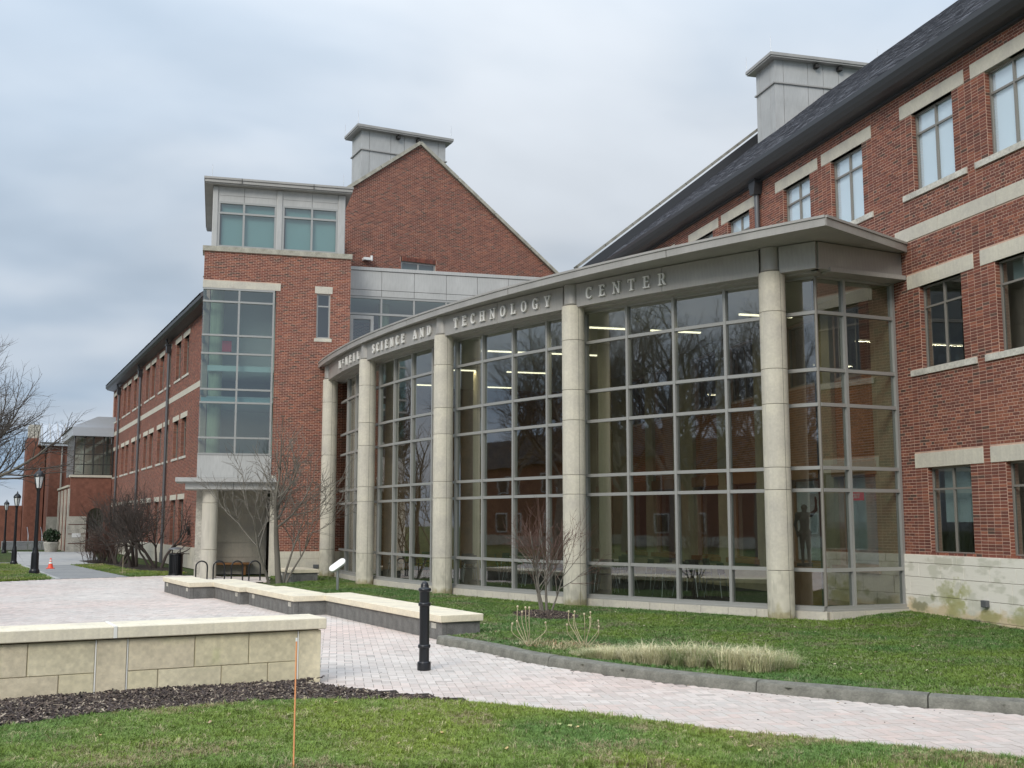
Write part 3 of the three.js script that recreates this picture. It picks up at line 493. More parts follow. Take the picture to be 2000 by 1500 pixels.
// ------------------------------------------------------------------ the brick wing on the left, in its own turned frame
const LT = rad(11.2);
{
  const OFF = 9.6, SE = 88.4, SB = 49.8, F = frameOf(OFF, 0, -SE, -PI / 2), U = (s) => SE - s, turn = -PI / 2;
  const root = thing('brick_building', 'long red brick wing with a tall brick gable, paired narrow windows and dark downspouts', 'building', [OFF, 0, -60], LT);
  const open = [], list = [], lint = [], sills = [], toW = (p) => p.applyAxisAngle(new THREE.Vector3(0, 1, 0), LT);
  for (let k = 0; k < 6; k++) for (const s of [56.42 + 5.53 * k, 58.8 + 5.53 * k]) for (const [y0, y1, fl] of [[0.98, 3.3, 1], [5.45, 7.42, 2], [9.6, 11.6, 3]]) open.push([U(s + 1.5), U(s), y0, y1, fl]);
  part(root, 'wall', prismXY([[0, 0], [U(SB), 0], [U(SB), 12.4], [0, 12.4]], open.map((o) => o.slice(0, 4)), -0.3, 0).applyMatrix4(F), M.mortar);
  for (const [a, b, y0, y1, fl] of open) {
    lint.push([a - 0.22, b + 0.22, y1, y1 + 0.27]); if (fl > 1) sills.push([a - 0.2, b + 0.2, y0 - 0.12, y0]);
    part(root, 'lintel', boxG(a - 0.22, b + 0.22, y1, y1 + 0.265, -0.2, 0.014).applyMatrix4(F), M.limestone);
    if (fl > 1) part(root, 'sill', boxG(a - 0.2, b + 0.2, y0 - 0.115, y0, -0.2, 0.04).applyMatrix4(F), M.limestone_grey);
    makeWindow(root, F, turn, a, b, y0, y1, { recess: 0.2 });
    layBricks(new THREE.Matrix4().multiplyMatrices(F, frameOf(a, 0, 0, PI / 2)), y0, y1, () => [0, 0.2], [], 170 + Math.floor(a * 10), list, { length: 0.4, proud: 0.006 });
  }
  layBricks(F, 0.98, 12.2, () => [0, U(SB)], [...open.map((o) => o.slice(0, 4)), ...lint, ...sills, [0, U(53), 8.55, 8.84]], 22, list);
  for (let a = 0; a < U(53) - 0.2; a += 2.2) part(root, 'band_stone', boxG(a + 0.005, Math.min(a + 2.195, U(53)), 8.55, 8.84, -0.1, 0.016).applyMatrix4(F), M.limestone);
  for (const [ya, yb, w] of [[0, 0.5, 1.25], [0.5, 0.98, 1.6]]) for (let a = 0; a < U(50); a += w) part(root, 'base_block', boxG(a + 0.005, a + w - 0.005, ya, yb - 0.006, -0.1, 0.045).applyMatrix4(F), M.limestone);
  // gable end
  const AP = [19.43, 20.95], G = frameOf(0, 0, -50, 0), hw = 10.33, slope = 0.762, edge = (y) => Math.max(0, (AP[1] - y) / slope);
  const wo = [18.5, 20.35, 13.6, 14.93];
  part(root, 'gable_wall', prismXY([[9.6, 8], [29.3, 8], [29.3, AP[1] - 9.87 * slope], AP, [9.6, AP[1] - 9.83 * slope]], [wo], -0.3, 0).applyMatrix4(G), M.mortar);
  layBricks(G, 11.0, AP[1], (y) => [Math.max(9.6, AP[0] - edge(y)), Math.min(29.3, AP[0] + edge(y))], [wo, [wo[0] - 0.05, wo[1] + 0.05, wo[3], wo[3] + 0.2]], 23, list);
  for (let x = wo[0] - 0.02; x < wo[1]; x += 0.0677) list.push([new THREE.Matrix4().compose(new THREE.Vector3(x + 0.03, wo[3] + 0.1, -50 + 0.0), new THREE.Quaternion(), new THREE.Vector3(0.055, 0.19, 0.04)), brickTone(R0, false), new THREE.Vector3()]);
  makeWindow(root, G, 0, wo[0], wo[1], wo[2], wo[3], { split: 0, recess: 0.1, frame: M.frame, blind: 0.97, bar: 0.09 });
  placeBricks(root, list, 0, toW);
  for (const sgn of [-1, 1]) for (let i = 0; i < 5; i++) { const f = (t) => [AP[0] + sgn * hw * t, AP[1] + 0.12 - hw * t * slope, -50.12]; part(root, 'coping_stone', beamG(f(i / 5 + 0.001), f((i + 1) / 5 - 0.001), 0.56, 0.16), M.sill_stone); }
  part(root, 'roof', prismXY([[9.0, 12.48], [AP[0], 20.6], [29.9, 12.48], [29.9, 12.3], [AP[0], 20.4], [9.0, 12.3]], [], -SE - 0.3, -50.35), M.roof_under);
  slates(root, 9.02, 12.5, AP[0], 20.62, -SE - 0.3, -50.4, 34);
  part(root, 'gutter', prismXY([[9.6, 12.5], [9.05, 12.5], [8.98, 12.4], [9.0, 12.28], [9.12, 12.16], [9.6, 12.05]], [], -SE - 0.25, -50.4), M.gutter);
  for (const s of [62, 73.1, 84.1]) downspout(root, OFF, 0, 11.9, -s);
  part(root, 'end_wall', prismXY([[9.6, 0], [29.3, 0], [29.3, 12.3], AP, [9.6, 12.3]], [], -SE - 0.3, -SE), M.mortar);
  part(root, 'back_wall', boxG(29, 29.3, 0, 12.3, -SE, -50.3), M.mortar);
  for (const y of [0.1, 4.2, 8.3, 12.2]) part(root, 'floor_slab', boxG(OFF + 0.3, 29, y - 0.25, y, -SE, -50.3), M.plaster);
  part(root, 'room_wall', boxG(13, 13.2, 0.1, 12, -SE, -50.3), M.dark_room);
  part(root, 'wall_lamp', merge([boxG(OFF - 0.16, OFF - 0.05, 1.75, 1.95, -54.35, -54.2), boxG(OFF - 0.12, OFF - 0.004, 1.55, 1.75, -54.32, -54.23)]), M.joint);
  part(root, 'security_camera', merge([boxG(16.5, 16.85, 14.72, 14.84, -50.0, -49.7), cylG(0.06, 0.06, 14.7, 14.95, 16.9, -49.75, 10)]), M.white_paint);
  makeChimney(root, 17.36, 22.07, -53, -54.6, 18, 22.42);
}
lap('left wing');

// ------------------------------------------------------------------ brick stair tower with corner glazing and a metal-clad top room
{
  const TZ = -45, XA = -0.75, XB = 5.12, F = frameOf(XA, 0, TZ, 0), U = (x) => x - XA;
  const root = thing('brick_tower', 'brick stair tower with tall corner glazing, porch and grey metal top room', 'building', [2, 0, TZ]);
  const slit = [U(3.75), U(4.3), 9.62, 11.48], glz = [U(XA) - 1, U(2.06), 0, 11.5], list = [];
  part(root, 'wall', prismXY([[U(2.12), 0], [U(XB), 0], [U(XB), 13.0], [0, 13.0], [0, 11.5], [U(2.12), 11.5]], [slit], -0.3, 0).applyMatrix4(F), M.mortar);
  layBricks(F, 1.0, 12.99, () => [0, U(XB)], [[...glz.slice(0, 1), U(2.1), 0, 11.5], slit, [slit[0] - 0.08, slit[1] + 0.08, 11.48, 11.78], [slit[0] - 0.08, slit[1] + 0.08, 9.48, 9.62], [-1, U(2.28), 11.5, 11.8], [U(2.1), U(2.32), 0, 4.0]], 24, list);
  placeBricks(root, list, 0);
  part(root, 'wall', boxG(4.85, XB, 0, 13, -52.4, TZ - 0.3), M.mortar);
  part(root, 'wall', boxG(XA, XA + 0.25, 0, 13, -51.5, -46.8), M.mortar);
  for (const [a, b] of [[XA - 0.02, 0.42], [0.424, 2.28]]) part(root, 'lintel', boxG(a, b, 11.503, 11.795, TZ - 0.2, TZ + 0.016), M.limestone);
  part(root, 'lintel', boxG(3.67, 4.38, 11.482, 11.78, TZ - 0.2, TZ + 0.016), M.limestone);
  part(root, 'sill', boxG(3.67, 4.38, 9.48, 9.618, TZ - 0.2, TZ + 0.03), M.limestone);
  makeWindow(root, F, 0, slit[0], slit[1], slit[2], slit[3], { cols: 1, split: 0.52, recess: 0.09, frame: M.frame, glass: M.glass_tower, bar: 0.06 });
  for (const [x0, x1, y0, y1] of [[2.3, 3.3, 0, 0.72], [3.304, 4.3, 0, 0.72], [4.304, XB, 0, 0.72], [2.3, 3.8, 0.724, 1.0], [3.804, XB, 0.724, 1.0]]) part(root, 'base_block', boxG(x0, x1, y0, y1 - 0.003, TZ - 0.1, TZ + 0.045), M.limestone);
  part(root, 'vent_box', merge([boxG(3.83, 4.05, 0.35, 0.48, TZ + 0.045, TZ + 0.17), boxG(3.87, 4.01, 0.2, 0.35, TZ + 0.045, TZ + 0.12)]), M.downspout);
  part(root, 'corner_stone', boxG(2.1, 2.3, 0, 4.0, TZ - 0.25, TZ + 0.03), M.limestone);
  // glazing of the stair corner: two columns of panes, with a return on the left side
  const ys = [4.79, 5.47, 6.87, 7.4, 8.84, 9.58, 10.95, 11.5], xs = [XA, 0.66, 2.06], bar = 0.075;
  ys.forEach((y, i) => { const c = i ? (i === ys.length - 1 ? y - bar / 2 : y) : y + bar / 2; part(root, 'transom', merge([boxG(XA, 2.06, c - bar / 2, c + bar / 2, TZ - 0.13, TZ + 0.012), boxG(XA, XA + 0.12, c - bar / 2, c + bar / 2, -46.8, TZ - 0.135)]), M.frame); });
  for (const x of [0.66, 2.06 - bar / 2]) for (let i = 0; i + 1 < ys.length; i++) part(root, 'mullion', boxG(x - bar / 2, x + bar / 2, ys[i] + bar / 2, ys[i + 1] - bar / 2, TZ - 0.12, TZ + 0.008), M.frame);
  for (let i = 0; i + 1 < ys.length; i++) {
    for (let k = 0; k < 2; k++) part(root, 'pane', new THREE.PlaneGeometry(xs[k + 1] - xs[k], ys[i + 1] - ys[i]).translate((xs[k] + xs[k + 1]) / 2, (ys[i] + ys[i + 1]) / 2, TZ - 0.06), M.glass_tower);
    part(root, 'pane', new THREE.PlaneGeometry(1.74, ys[i + 1] - ys[i]).rotateY(-PI / 2).translate(XA + 0.05, (ys[i] + ys[i + 1]) / 2, -45.93), M.glass_tower);
  }
  for (const [a, b] of [[XA, 0.655], [0.662, 2.09]]) part(root, 'spandrel_panel', boxG(a, b, 3.9, 4.785, TZ - 0.14, TZ - 0.004), M.panel);
  // inside the stair
  part(root, 'room_column', cylG(0.27, 0.27, 4.2, 12, -0.18, -45.75, 24), M.cream);
  for (const y of [4.35, 7.15, 8.4, 12.9]) part(root, 'floor_slab', boxG(XA + 0.26, 4.84, y - 0.22, y, -51.4, TZ - 0.31), M.plaster);
  part(root, 'room_wall', boxG(XA + 0.26, 4.84, 4.35, 12.6, -49.4, -49.2), M.plaster);
  part(root, 'room_wall', boxG(2.13, 2.3, 4.36, 12.6, -49.2, TZ - 0.31), M.plaster);
  part(root, 'roller_blind', boxG(-0.7, 2.0, 6.86, 7.1, -45.32, -45.3), M.blind);
  part(root, 'notice', boxG(0.05, 0.42, 8.95, 9.4, -45.25, -45.24), M.exit_red.clone()).material.emissive.setRGB(0, 0, 0);
  // porch
  part(root, 'porch_wall', boxG(XA, 2.1, 0, 4.0, -48.0, -47.7), M.limestone_grey);
  for (const [x0, x1, y0, y1] of [[-0.55, 0.85, 1.32, 3.85], [0.86, 2.05, 1.32, 3.85], [-0.55, 0.3, 0.72, 1.3], [0.31, 1.2, 0.72, 1.3], [1.21, 2.05, 0.72, 1.3], [-0.55, 0.75, 0.02, 0.7], [0.76, 2.05, 0.02, 0.7]]) part(root, 'porch_panel', boxG(x0, x1 - 0.004, y0, y1, -47.7, -47.66), M.limestone);
  part(root, 'porch_wall', boxG(XA, XA + 0.3, 0, 3.86, -47.7, -46.2), M.limestone_grey);
  part(root, 'bench', merge([boxG(-0.5, 1.5, 0.42, 0.5, -47.6, -47.2), boxG(-0.3, -0.2, 0, 0.42, -47.55, -47.3), boxG(1.2, 1.3, 0, 0.42, -47.55, -47.3)]), M.wood);
  part(root, 'porch_soffit', boxG(XA, 2.1, 3.86, 4.12, -47.7, TZ - 0.15), M.panel);
  const col = groupPart(root, 'column', [-0.2, 0, -44.85]);
  for (const [a, b] of [[0, 1.1], [1.1, 2.9], [2.9, 3.42]]) sub(col, 'drum', latheG([[0, a + 0.004], [0.29, a + 0.004], [0.305, a + 0.014], [0.305, b - 0.014], [0.29, b - 0.004], [0, b - 0.004]], 40), M.limestone);
  part(root, 'canopy', merge([boxG(-1.52, 2.28, 3.7, 3.86, -46.5, -44.1), boxG(-1.15, 2.24, 3.42, 3.7, -46.3, -44.32)]), M.panel);
  for (const x of [0.66]) part(root, 'canopy_joint', boxG(x - 0.008, x + 0.008, 3.43, 3.699, -44.32, -44.312), M.joint);
  // top room
  for (let i = 0; i < 4; i++) part(root, 'sill', boxG(-0.83 + 1.5 * i + 0.004, -0.83 + 1.5 * (i + 1) - 0.004, 13.0, 13.2, -46 + 0.1, TZ + 0.07), M.sill_stone);
  part(root, 'room_core', boxG(-0.5, 4.9, 13.2, 15.7, -52, -49), M.plaster);
  const xm = [-0.5, -0.28, 2.04, 2.28, 4.55, 4.85];
  for (const [a, b] of [[0, 1], [2, 3], [4, 5]]) part(root, 'clad_column', rboxG(xm[a], xm[b], 13.2, 15.72, -45.4, TZ - 0.02, 0.03), M.panel);
  part(root, 'clad_side', merge([boxG(-0.48, -0.4, 13.2, 15.72, -52, -45.4), boxG(4.77, 4.85, 13.2, 15.72, -52, -45.4)]), M.panel);
  for (const [a, b] of [[-0.28, 2.04], [2.28, 4.55]]) {
    const cutx = a < 0 ? a + 1.02 : a + 1.2;
    for (const [p, q] of [[a, cutx], [cutx, b]]) for (const [y0, y1] of [[15.1, 15.35], [15.36, 15.72]]) part(root, 'clad_panel', boxG(p + 0.006, q - 0.006, y0, y1, -45.2, TZ - 0.06), M.panel);
    part(root, 'clad_backing', boxG(a, b, 15.1, 15.72, -45.3, -45.2), M.joint);
    const fr = [], wy = [13.2, 14.62, 15.1], w3 = [a, cutx, b];
    wy.forEach((y, i) => { const c = clamp(y, 13.24, 15.06); fr.push(boxG(a, b, c - 0.04, c + 0.04, -45.17, TZ - 0.04)); });
    w3.forEach((x) => { const c = clamp(x, a + 0.04, b - 0.04); for (const [y0, y1] of [[13.28, 14.58], [14.66, 15.02]]) fr.push(boxG(c - 0.04, c + 0.04, y0, y1, -45.16, TZ - 0.045)); });
    const g = groupPart(root, 'window', [0, 0, 0]); g.position.set(-2, 0, -TZ); sub(g, 'frame', merge(fr), M.frame);
    for (let k = 0; k < 2; k++) for (let j = 0; j < 2; j++) sub(g, 'pane', new THREE.PlaneGeometry(w3[k + 1] - w3[k], wy[j + 1] - wy[j]).translate((w3[k] + w3[k + 1]) / 2, (wy[j] + wy[j + 1]) / 2, -45.1), M.glass_tower);
    sub(g, 'blind', boxG(a + 0.14, b - 0.05, 13.25, 15.05, -45.24, -45.22), M.blind);
  }
  part(root, 'roof_slab', merge([boxG(-0.8, 5.06, 15.73, 15.78, -52.5, -44.74), boxG(-0.83, 5.1, 15.78, 15.9, -52.5, -44.68), boxG(-0.86, 5.13, 15.905, 15.99, -52.5, -44.64)]), M.fascia);
  for (const x of [0.62, 3.5]) part(root, 'roof_joint', boxG(x - 0.01, x + 0.01, 15.78, 15.985, -44.68, -44.632), M.joint);
  for (const x of [-0.55, 4.75]) part(root, 'lightning_rod', cylG(0.014, 0.008, 16, 16.6, x, -45, 6), M.steel);
}
// ------------------------------------------------------------------ link block behind the terrace
{
  const LZ = -46.5, root = thing('link_building', 'grey metal panelled link with strip windows and a terrace door, between tower and brick wing', 'building', [10, 8.6, LZ]);
  part(root, 'core', merge([boxG(5.13, 15.38, 11.78, 13.0, -53, LZ - 0.06), boxG(5.13, 15.38, 0, 8.4, -53, LZ - 0.3)]), M.joint);
  const xs = [5.13, 6.63, 8.05, 9.47, 10.87, 12.29, 13.7, 15.39];
  for (let i = 0; i + 1 < xs.length; i++) for (const [a, b] of [[11.8, 12.06], [12.08, 12.9]]) part(root, 'clad_panel', boxG(xs[i] + 0.008, xs[i + 1] - 0.008, a, b, LZ - 0.08, LZ), M.panel);
  part(root, 'coping', boxG(5.13, 15.39, 12.92, 13.06, LZ - 0.5, LZ + 0.04), M.panel);
  const ys = [8.65, 11.02, 11.78];
  for (const y of [8.69, 11.02, 11.74]) part(root, 'transom', boxG(y > 11.5 || y < 9 ? 5.13 : 5.13, 15.39, y - 0.045, y + 0.045, LZ - 0.14, LZ - 0.01), M.frame);
  for (let i = 1; i + 1 < xs.length; i++) for (const [a, b] of [[8.74, 10.97], [11.07, 11.69]]) part(root, 'mullion', boxG(xs[i] - 0.04, xs[i] + 0.04, a, b, LZ - 0.13, LZ - 0.015), M.frame);
  for (let i = 0; i + 1 < xs.length; i++) for (let j = 0; j < 2; j++) part(root, 'pane', new THREE.PlaneGeometry(xs[i + 1] - xs[i], ys[j + 1] - ys[j]).translate((xs[i] + xs[i + 1]) / 2, (ys[j] + ys[j + 1]) / 2, LZ - 0.07), M.glass_tower);
  const d = groupPart(root, 'door', [5.3, 8.66, LZ]); sub(d, 'door_frame', merge([boxG(0, 0.13, 0, 2.28, -0.1, 0.02), boxG(0.87, 1.0, 0, 2.28, -0.1, 0.02), boxG(0.13, 0.87, 2.12, 2.28, -0.1, 0.02), boxG(0.13, 0.87, 0, 0.25, -0.1, 0.02)]), M.panel); sub(d, 'handle', boxG(0.82, 0.86, 0.95, 1.15, 0.02, 0.07), M.steel);
  part(root, 'room_wall', boxG(5.13, 15.38, 8.4, 12, -52.8, -52.6), M.plaster);
  part(root, 'ceiling', boxG(5.13, 15.38, 11.68, 11.76, -52.6, LZ - 0.15), M.plaster);
  part(root, 'column', cylG(0.25, 0.25, 8.6, 11.68, 6.9, -47.6, 20), M.cream);
}
lap('tower, link');

// ------------------------------------------------------------------ curved glass front
const CC = [44.176, -46.406], LV = [0.27, 1.09, 2.87, 3.37, 4.8, 5.6, 6.92, 7.75], COLA = [143.2, 151.7, 160.2, 168.7, 177.2];
const onArc = (r, a) => [CC[0] + r * Math.cos(rad(a)), CC[1] + r * Math.sin(rad(a))];
for (const k of ['glass', 'glass_tower', 'glass_window', 'glass_clear']) { M[k].bumpMap = T.wave; M[k].bumpScale = 0.0003; }
const font = await new FontLoader().loadAsync('fonts/droid/droid_serif_bold.typeface.json');
{
  const root = thing('glass_pavilion', 'curved two-storey glass front with round stone columns under a lettered grey metal frieze', 'pavilion', [9, 0, -30]);
  const RG = 39.4, AE = 142.0, E1 = onArc(RG, AE), E2 = [RX - 0.02, -22.5];
  // stone drums with metal collars above
  for (const a of COLA) {
    const [x, z] = onArc(39.9, a), g = groupPart(root, 'column', [x, 0, z], rad(10));
    const js = [-0.1, 1.09, 2.87, 3.37, 4.8, 5.6, 6.92, 7.85];
    for (let i = 0; i + 1 < js.length; i++) for (let h = 0; h < 2; h++) {
      const y0 = js[i] + 0.004, y1 = js[i + 1] - 0.004, R = 0.3, gap = 0.014, prof = [[0.2, y0], [R - 0.008, y0], [R, y0 + 0.008], [R, y1 - 0.008], [R - 0.008, y1], [0.2, y1]].map(([r, y]) => new THREE.Vector2(r, y));
      sub(g, 'drum', uvCyl(new THREE.LatheGeometry(prof, 20, h * PI + gap, PI - 2 * gap), i ? i * 1.7 + a : 0, i === 0 ? a : 0), i ? M.limestone : M.limestone_foot);
    }
    sub(g, 'core', cylG(0.27, 0.27, 0, 7.8, 0, 0, 20), M.joint);
    sub(g, 'collar', latheG([[0, 7.82], [0.25, 7.85], [0.25, 7.92], [0.24, 7.93], [0.24, 8.42]], 32), M.fascia);
  }
  // low stone kerb, metal sill, mullions, transoms and panes
  const am = []; for (let k = 0; k <= 16; k++) am.push(143.2 + 2.125 * k); am.unshift(AE);
  for (let i = 0; i + 1 < am.length; i++) {
    const a = am[i], b = am[i + 1], m = (a + b) / 2;
    if (i) for (const [p, q] of [[a, m], [m, b]]) part(root, 'base_block', arcG(CC, 39.2, 39.62, -0.12, 0.19, p + 0.008, q - 0.008, 2), M.limestone); else part(root, 'base_block', arcG(CC, 39.2, 39.62, -0.12, 0.19, a - 0.15, b, 2), M.limestone);
    part(root, 'sill', merge([arcG(CC, 39.2, 39.56, 0.193, 0.23, a, b, 3), arcG(CC, 39.25, 39.5, 0.23, 0.3, a, b, 3)]), M.frame);
    LV.forEach((y, j) => { if (j) part(root, 'transom', arcG(CC, RG - 0.07, RG + 0.06, y - 0.04, y + 0.04, a + (i ? 0.05 : 0), b - 0.05, 2), M.frame); });
    const [x0, z0] = onArc(RG, a), [x1, z1] = onArc(RG, b), w = Math.hypot(x1 - x0, z1 - z0), ang = Math.atan2(-(z1 - z0), x1 - x0);
    for (let j = 0; j + 1 < LV.length; j++) part(root, 'pane', new THREE.PlaneGeometry(w, LV[j + 1] - LV[j]).rotateY(ang + (hash3(i, j, 3) - 0.5) * 0.006).rotateX((hash3(i, j, 8) - 0.5) * 0.004), M.glass, [(x0 + x1) / 2, (LV[j] + LV[j + 1]) / 2, (z0 + z1) / 2]);
    if (i) part(root, 'mullion', boxG(-0.035, 0.035, 0.3, 7.76, -0.1, 0.075).rotateY(PI / 2 - rad(a)), M.frame, [x0, 0, z0]);
  }
  // straight return beside the brick wing
  const dx = E2[0] - E1[0], dz = E2[1] - E1[1], W = Math.hypot(dx, dz), FS = new THREE.Matrix4().makeRotationY(Math.atan2(-dz, dx)).setPosition(E1[0], 0, E1[1]), S = (n, g, m) => part(root, n, g.applyMatrix4(FS), m), xs = [0, W * 0.34, W];
  for (const [a, b] of [[0, W * 0.4], [W * 0.4, W]]) S('base_block', boxG(a + 0.006, b - 0.006, -0.12, 0.19, -0.2, 0.22), M.limestone);
  S('sill', merge([boxG(0.02, W, 0.193, 0.23, -0.2, 0.16), boxG(0.02, W, 0.23, 0.3, -0.15, 0.1)]), M.frame);
  for (const y of LV.slice(1)) S('transom', boxG(0.02, W - 0.06, y - 0.04, y + 0.04, -0.07, 0.06), M.frame);
  for (const x of [W * 0.34, W - 0.04]) S('mullion', boxG(x - 0.035, x + 0.035, 0.3, 7.76, -0.1, 0.075), M.frame);
  S('mullion', cylG(0.04, 0.04, 0.3, 7.76, 0, 0.0, 16), M.frame_dark);
  S('corner_post', cylG(0.05, 0.05, 0.2, 7.88, 0.06, -0.12, 16), M.gutter);
  for (let j = 0; j + 1 < LV.length; j++) for (let k = 0; k < 2; k++) S('pane', new THREE.PlaneGeometry(xs[k + 1] - xs[k], LV[j + 1] - LV[j]).rotateY((hash3(k, j, 5) - 0.5) * 0.004).translate((xs[k] + xs[k + 1]) / 2, (LV[j] + LV[j + 1]) / 2, 0), M.glass);
  // frieze with raised letters
  for (let i = 0; i < 4; i++) { const a = COLA[i] + 0.36, b = COLA[i + 1] - 0.36, m = i === 0 ? 147.35 : (a + b) / 2; part(root, 'frieze_panel', arcG(CC, 39.74, 40.03, 7.8, 8.41, a, m - 0.008, 8), M.fascia); part(root, 'frieze_panel', arcG(CC, 39.74, 40.03, 7.8, 8.41, m + 0.008, b, 8), M.fascia); }
  part(root, 'frieze_panel', arcG(CC, 39.74, 40.03, 7.8, 8.41, 141.6, COLA[0] - 0.36, 3), M.fascia);
  part(root, 'frieze_panel', arcG(CC, 39.74, 40.03, 7.8, 8.41, COLA[4] + 0.36, 178.3, 3), M.fascia);
  { const A = onArc(40.03, 141.6), B = [RX - 0.02, -22.1], g = beamG([A[0], 8.105, A[1]], [B[0], 8.105, B[1]], 0.3, 0.61); part(root, 'side_beam', g.translate(0.05, 0, -0.16), M.fascia); }
  part(root, 'head_soffit', arcG(CC, 39.2, 39.76, 7.76, 7.86, 141.7, 178, 24), M.fascia);
  S('head_soffit', boxG(0, W, 7.76, 7.86, -0.2, 0.55), M.fascia);
  const word = (text, a0, a1, size) => { // letters stand on the frieze between two angles
    const glyphs = [...text].map((c) => { const small = c === 'c', s = small ? size * 0.8 : size; if (c === ' ') return { w: size * 0.55 }; const g = new TextGeometry(c, { font, size: s, depth: 0.045, curveSegments: 4, bevelEnabled: true, bevelThickness: 0.004, bevelSize: 0.002, bevelSegments: 1 }); g.computeBoundingBox(); g.scale(0.8, 1, 1); const b = g.boundingBox; return { g, w: (b.max.x - b.min.x) * 0.8, x: b.min.x * 0.8, up: small ? size * 0.36 : 0 }; });
    const total = glyphs.reduce((s, q) => s + q.w, 0), span = rad(a0 - a1) * 40.03, gap = (span - total) / (glyphs.length - 1); let at = 0;
    for (const q of glyphs) {
      if (q.g) { const a = a0 - (at + q.w / 2) / 40.03 * 180 / PI, [x, z] = onArc(40.045, a); part(root, 'letter', q.g.translate(-q.x - q.w / 2, q.up, 0).rotateY(PI / 2 - rad(a)), M.letter, [x, 7.95, z]); }
      at += q.w + gap;
    }
  };
  word('McNEIL', 173.4, 169.5, 0.29); word('SCIENCE AND', 167.35, 161.0, 0.3); word('TECHNOLOGY', 159.0, 152.75, 0.3); word('CENTER', 150.8, 147.2, 0.3);
  // roof: its edge runs on a wider circle
  const RC = [53.8, -48.2], RR = 50.03, arc = (r, a) => [RC[0] + r * Math.cos(rad(a)), RC[1] + r * Math.sin(rad(a))], ra0 = 146.05, ra1 = 176.35, edge = (r) => Array.from({ length: 61 }, (_, i) => arc(r, ra0 + (ra1 - ra0) * i / 60));
  const poly = (r, k) => [...edge(r), [5.13, -44.98], [5.13, -46.45], [RX - 0.01, -46.45], [RX - 0.01, -21.95 + k]];
  part(root, 'roof', prismXZ(poly(RR - 0.06, -0.04), 8.43, 8.58), M.fascia);
  for (let i = 0, a = ra0; a < ra1; i++) { const b = Math.min(ra1, a + (i ? 6.6 : 1.6 + 3.1)); part(root, 'fascia_panel', merge([arcG(RC, RR - 0.05, RR, 8.4, 8.57, a + (i ? 0.012 : 0), b - 0.012, 14), arcG(RC, RR - 0.07, RR + 0.025, 8.575, 8.63, a, b, 14)]), M.fascia); a = b; }
  { const A = arc(RR - 0.02, ra0), B = [RX - 0.01, -21.88], mid = [A[0] + (B[0] - A[0]) * 0.6, A[1] + (B[1] - A[1]) * 0.6]; for (const [p, q] of [[A, mid], [mid, B]]) part(root, 'fascia_panel', merge([beamG([p[0], 8.485, p[1]], [q[0], 8.485, q[1]], 0.05, 0.17), beamG([p[0], 8.603, p[1]], [q[0], 8.603, q[1]], 0.1, 0.055)]), M.fascia); }
  // inside: floor, ceiling, end wall
  const inside = [...Array.from({ length: 30 }, (_, i) => onArc(39.2, AE + (178.2 - AE) * i / 29)), [5.2, -46.4], [RX - 0.14, -46.4], [RX - 0.14, -22.7]];
  part(root, 'floor', prismXZ(inside, 0.02, 0.2), M.carpet);
  part(root, 'ceiling', prismXZ(inside, 7.88, 8.0), M.plaster);
  part(root, 'end_wall', boxG(4.6, RX - 0.13, 0.2, 7.88, -46.79, -46.42), M.wall_tan);
  for (const [a, r] of [[155, 36.4], [166, 36.4]]) { const [x, z] = onArc(r, a); part(root, 'inner_column', cylG(0.2, 0.2, 0.2, 7.88, x, z, 20), M.cream); }
}
function uvCyl(g, seed, foot = 0) { const p = g.attributes.position, uv = g.attributes.uv; for (let i = 0; i < p.count; i++) foot ? uv.setXY(i, Math.atan2(p.getZ(i), p.getX(i)) / 6.2832 + foot * 0.37, (p.getY(i) + 0.1) / 1.25) : uv.setXY(i, Math.atan2(p.getZ(i), p.getX(i)) * 0.3 + seed, p.getY(i) + seed * 0.7); return g; }
{ // strip lights hung under the atrium ceiling, each a tube and a light of its own
  const spots = [[10.2, -28.2], [12.3, -28.2], [8.6, -33.0], [10.9, -33.0], [8.2, -37.5], [10.6, -37.5], [8, -42], [10.6, -42], [13.6, -25.4]];
  spots.forEach(([x, z], i) => {
    const g = thing('strip_light', 'slim glowing strip light hung under the atrium ceiling', 'ceiling light', [x, 7.45, z], 0, 'strip lights in the glass atrium');
    part(g, 'tube', boxG(x - 0.75, x + 0.75, 7.43, 7.47, z - 0.035, z + 0.035), M.strip_glow); part(g, 'housing', boxG(x - 0.76, x + 0.76, 7.47, 7.53, z - 0.045, z + 0.045), M.white_paint);
    part(g, 'hanger', merge([cylG(0.008, 0.008, 7.53, 7.88, x - 0.6, z, 5), cylG(0.008, 0.008, 7.53, 7.88, x + 0.6, z, 5)]), M.steel);
    const l = new THREE.RectAreaLight(new THREE.Color().setRGB(1, 0.84, 0.58), 36, 1.5, 0.07); l.position.set(0, -0.03, 0); l.rotation.x = -PI / 2; g.add(l);
  });
}
lap('pavilion');

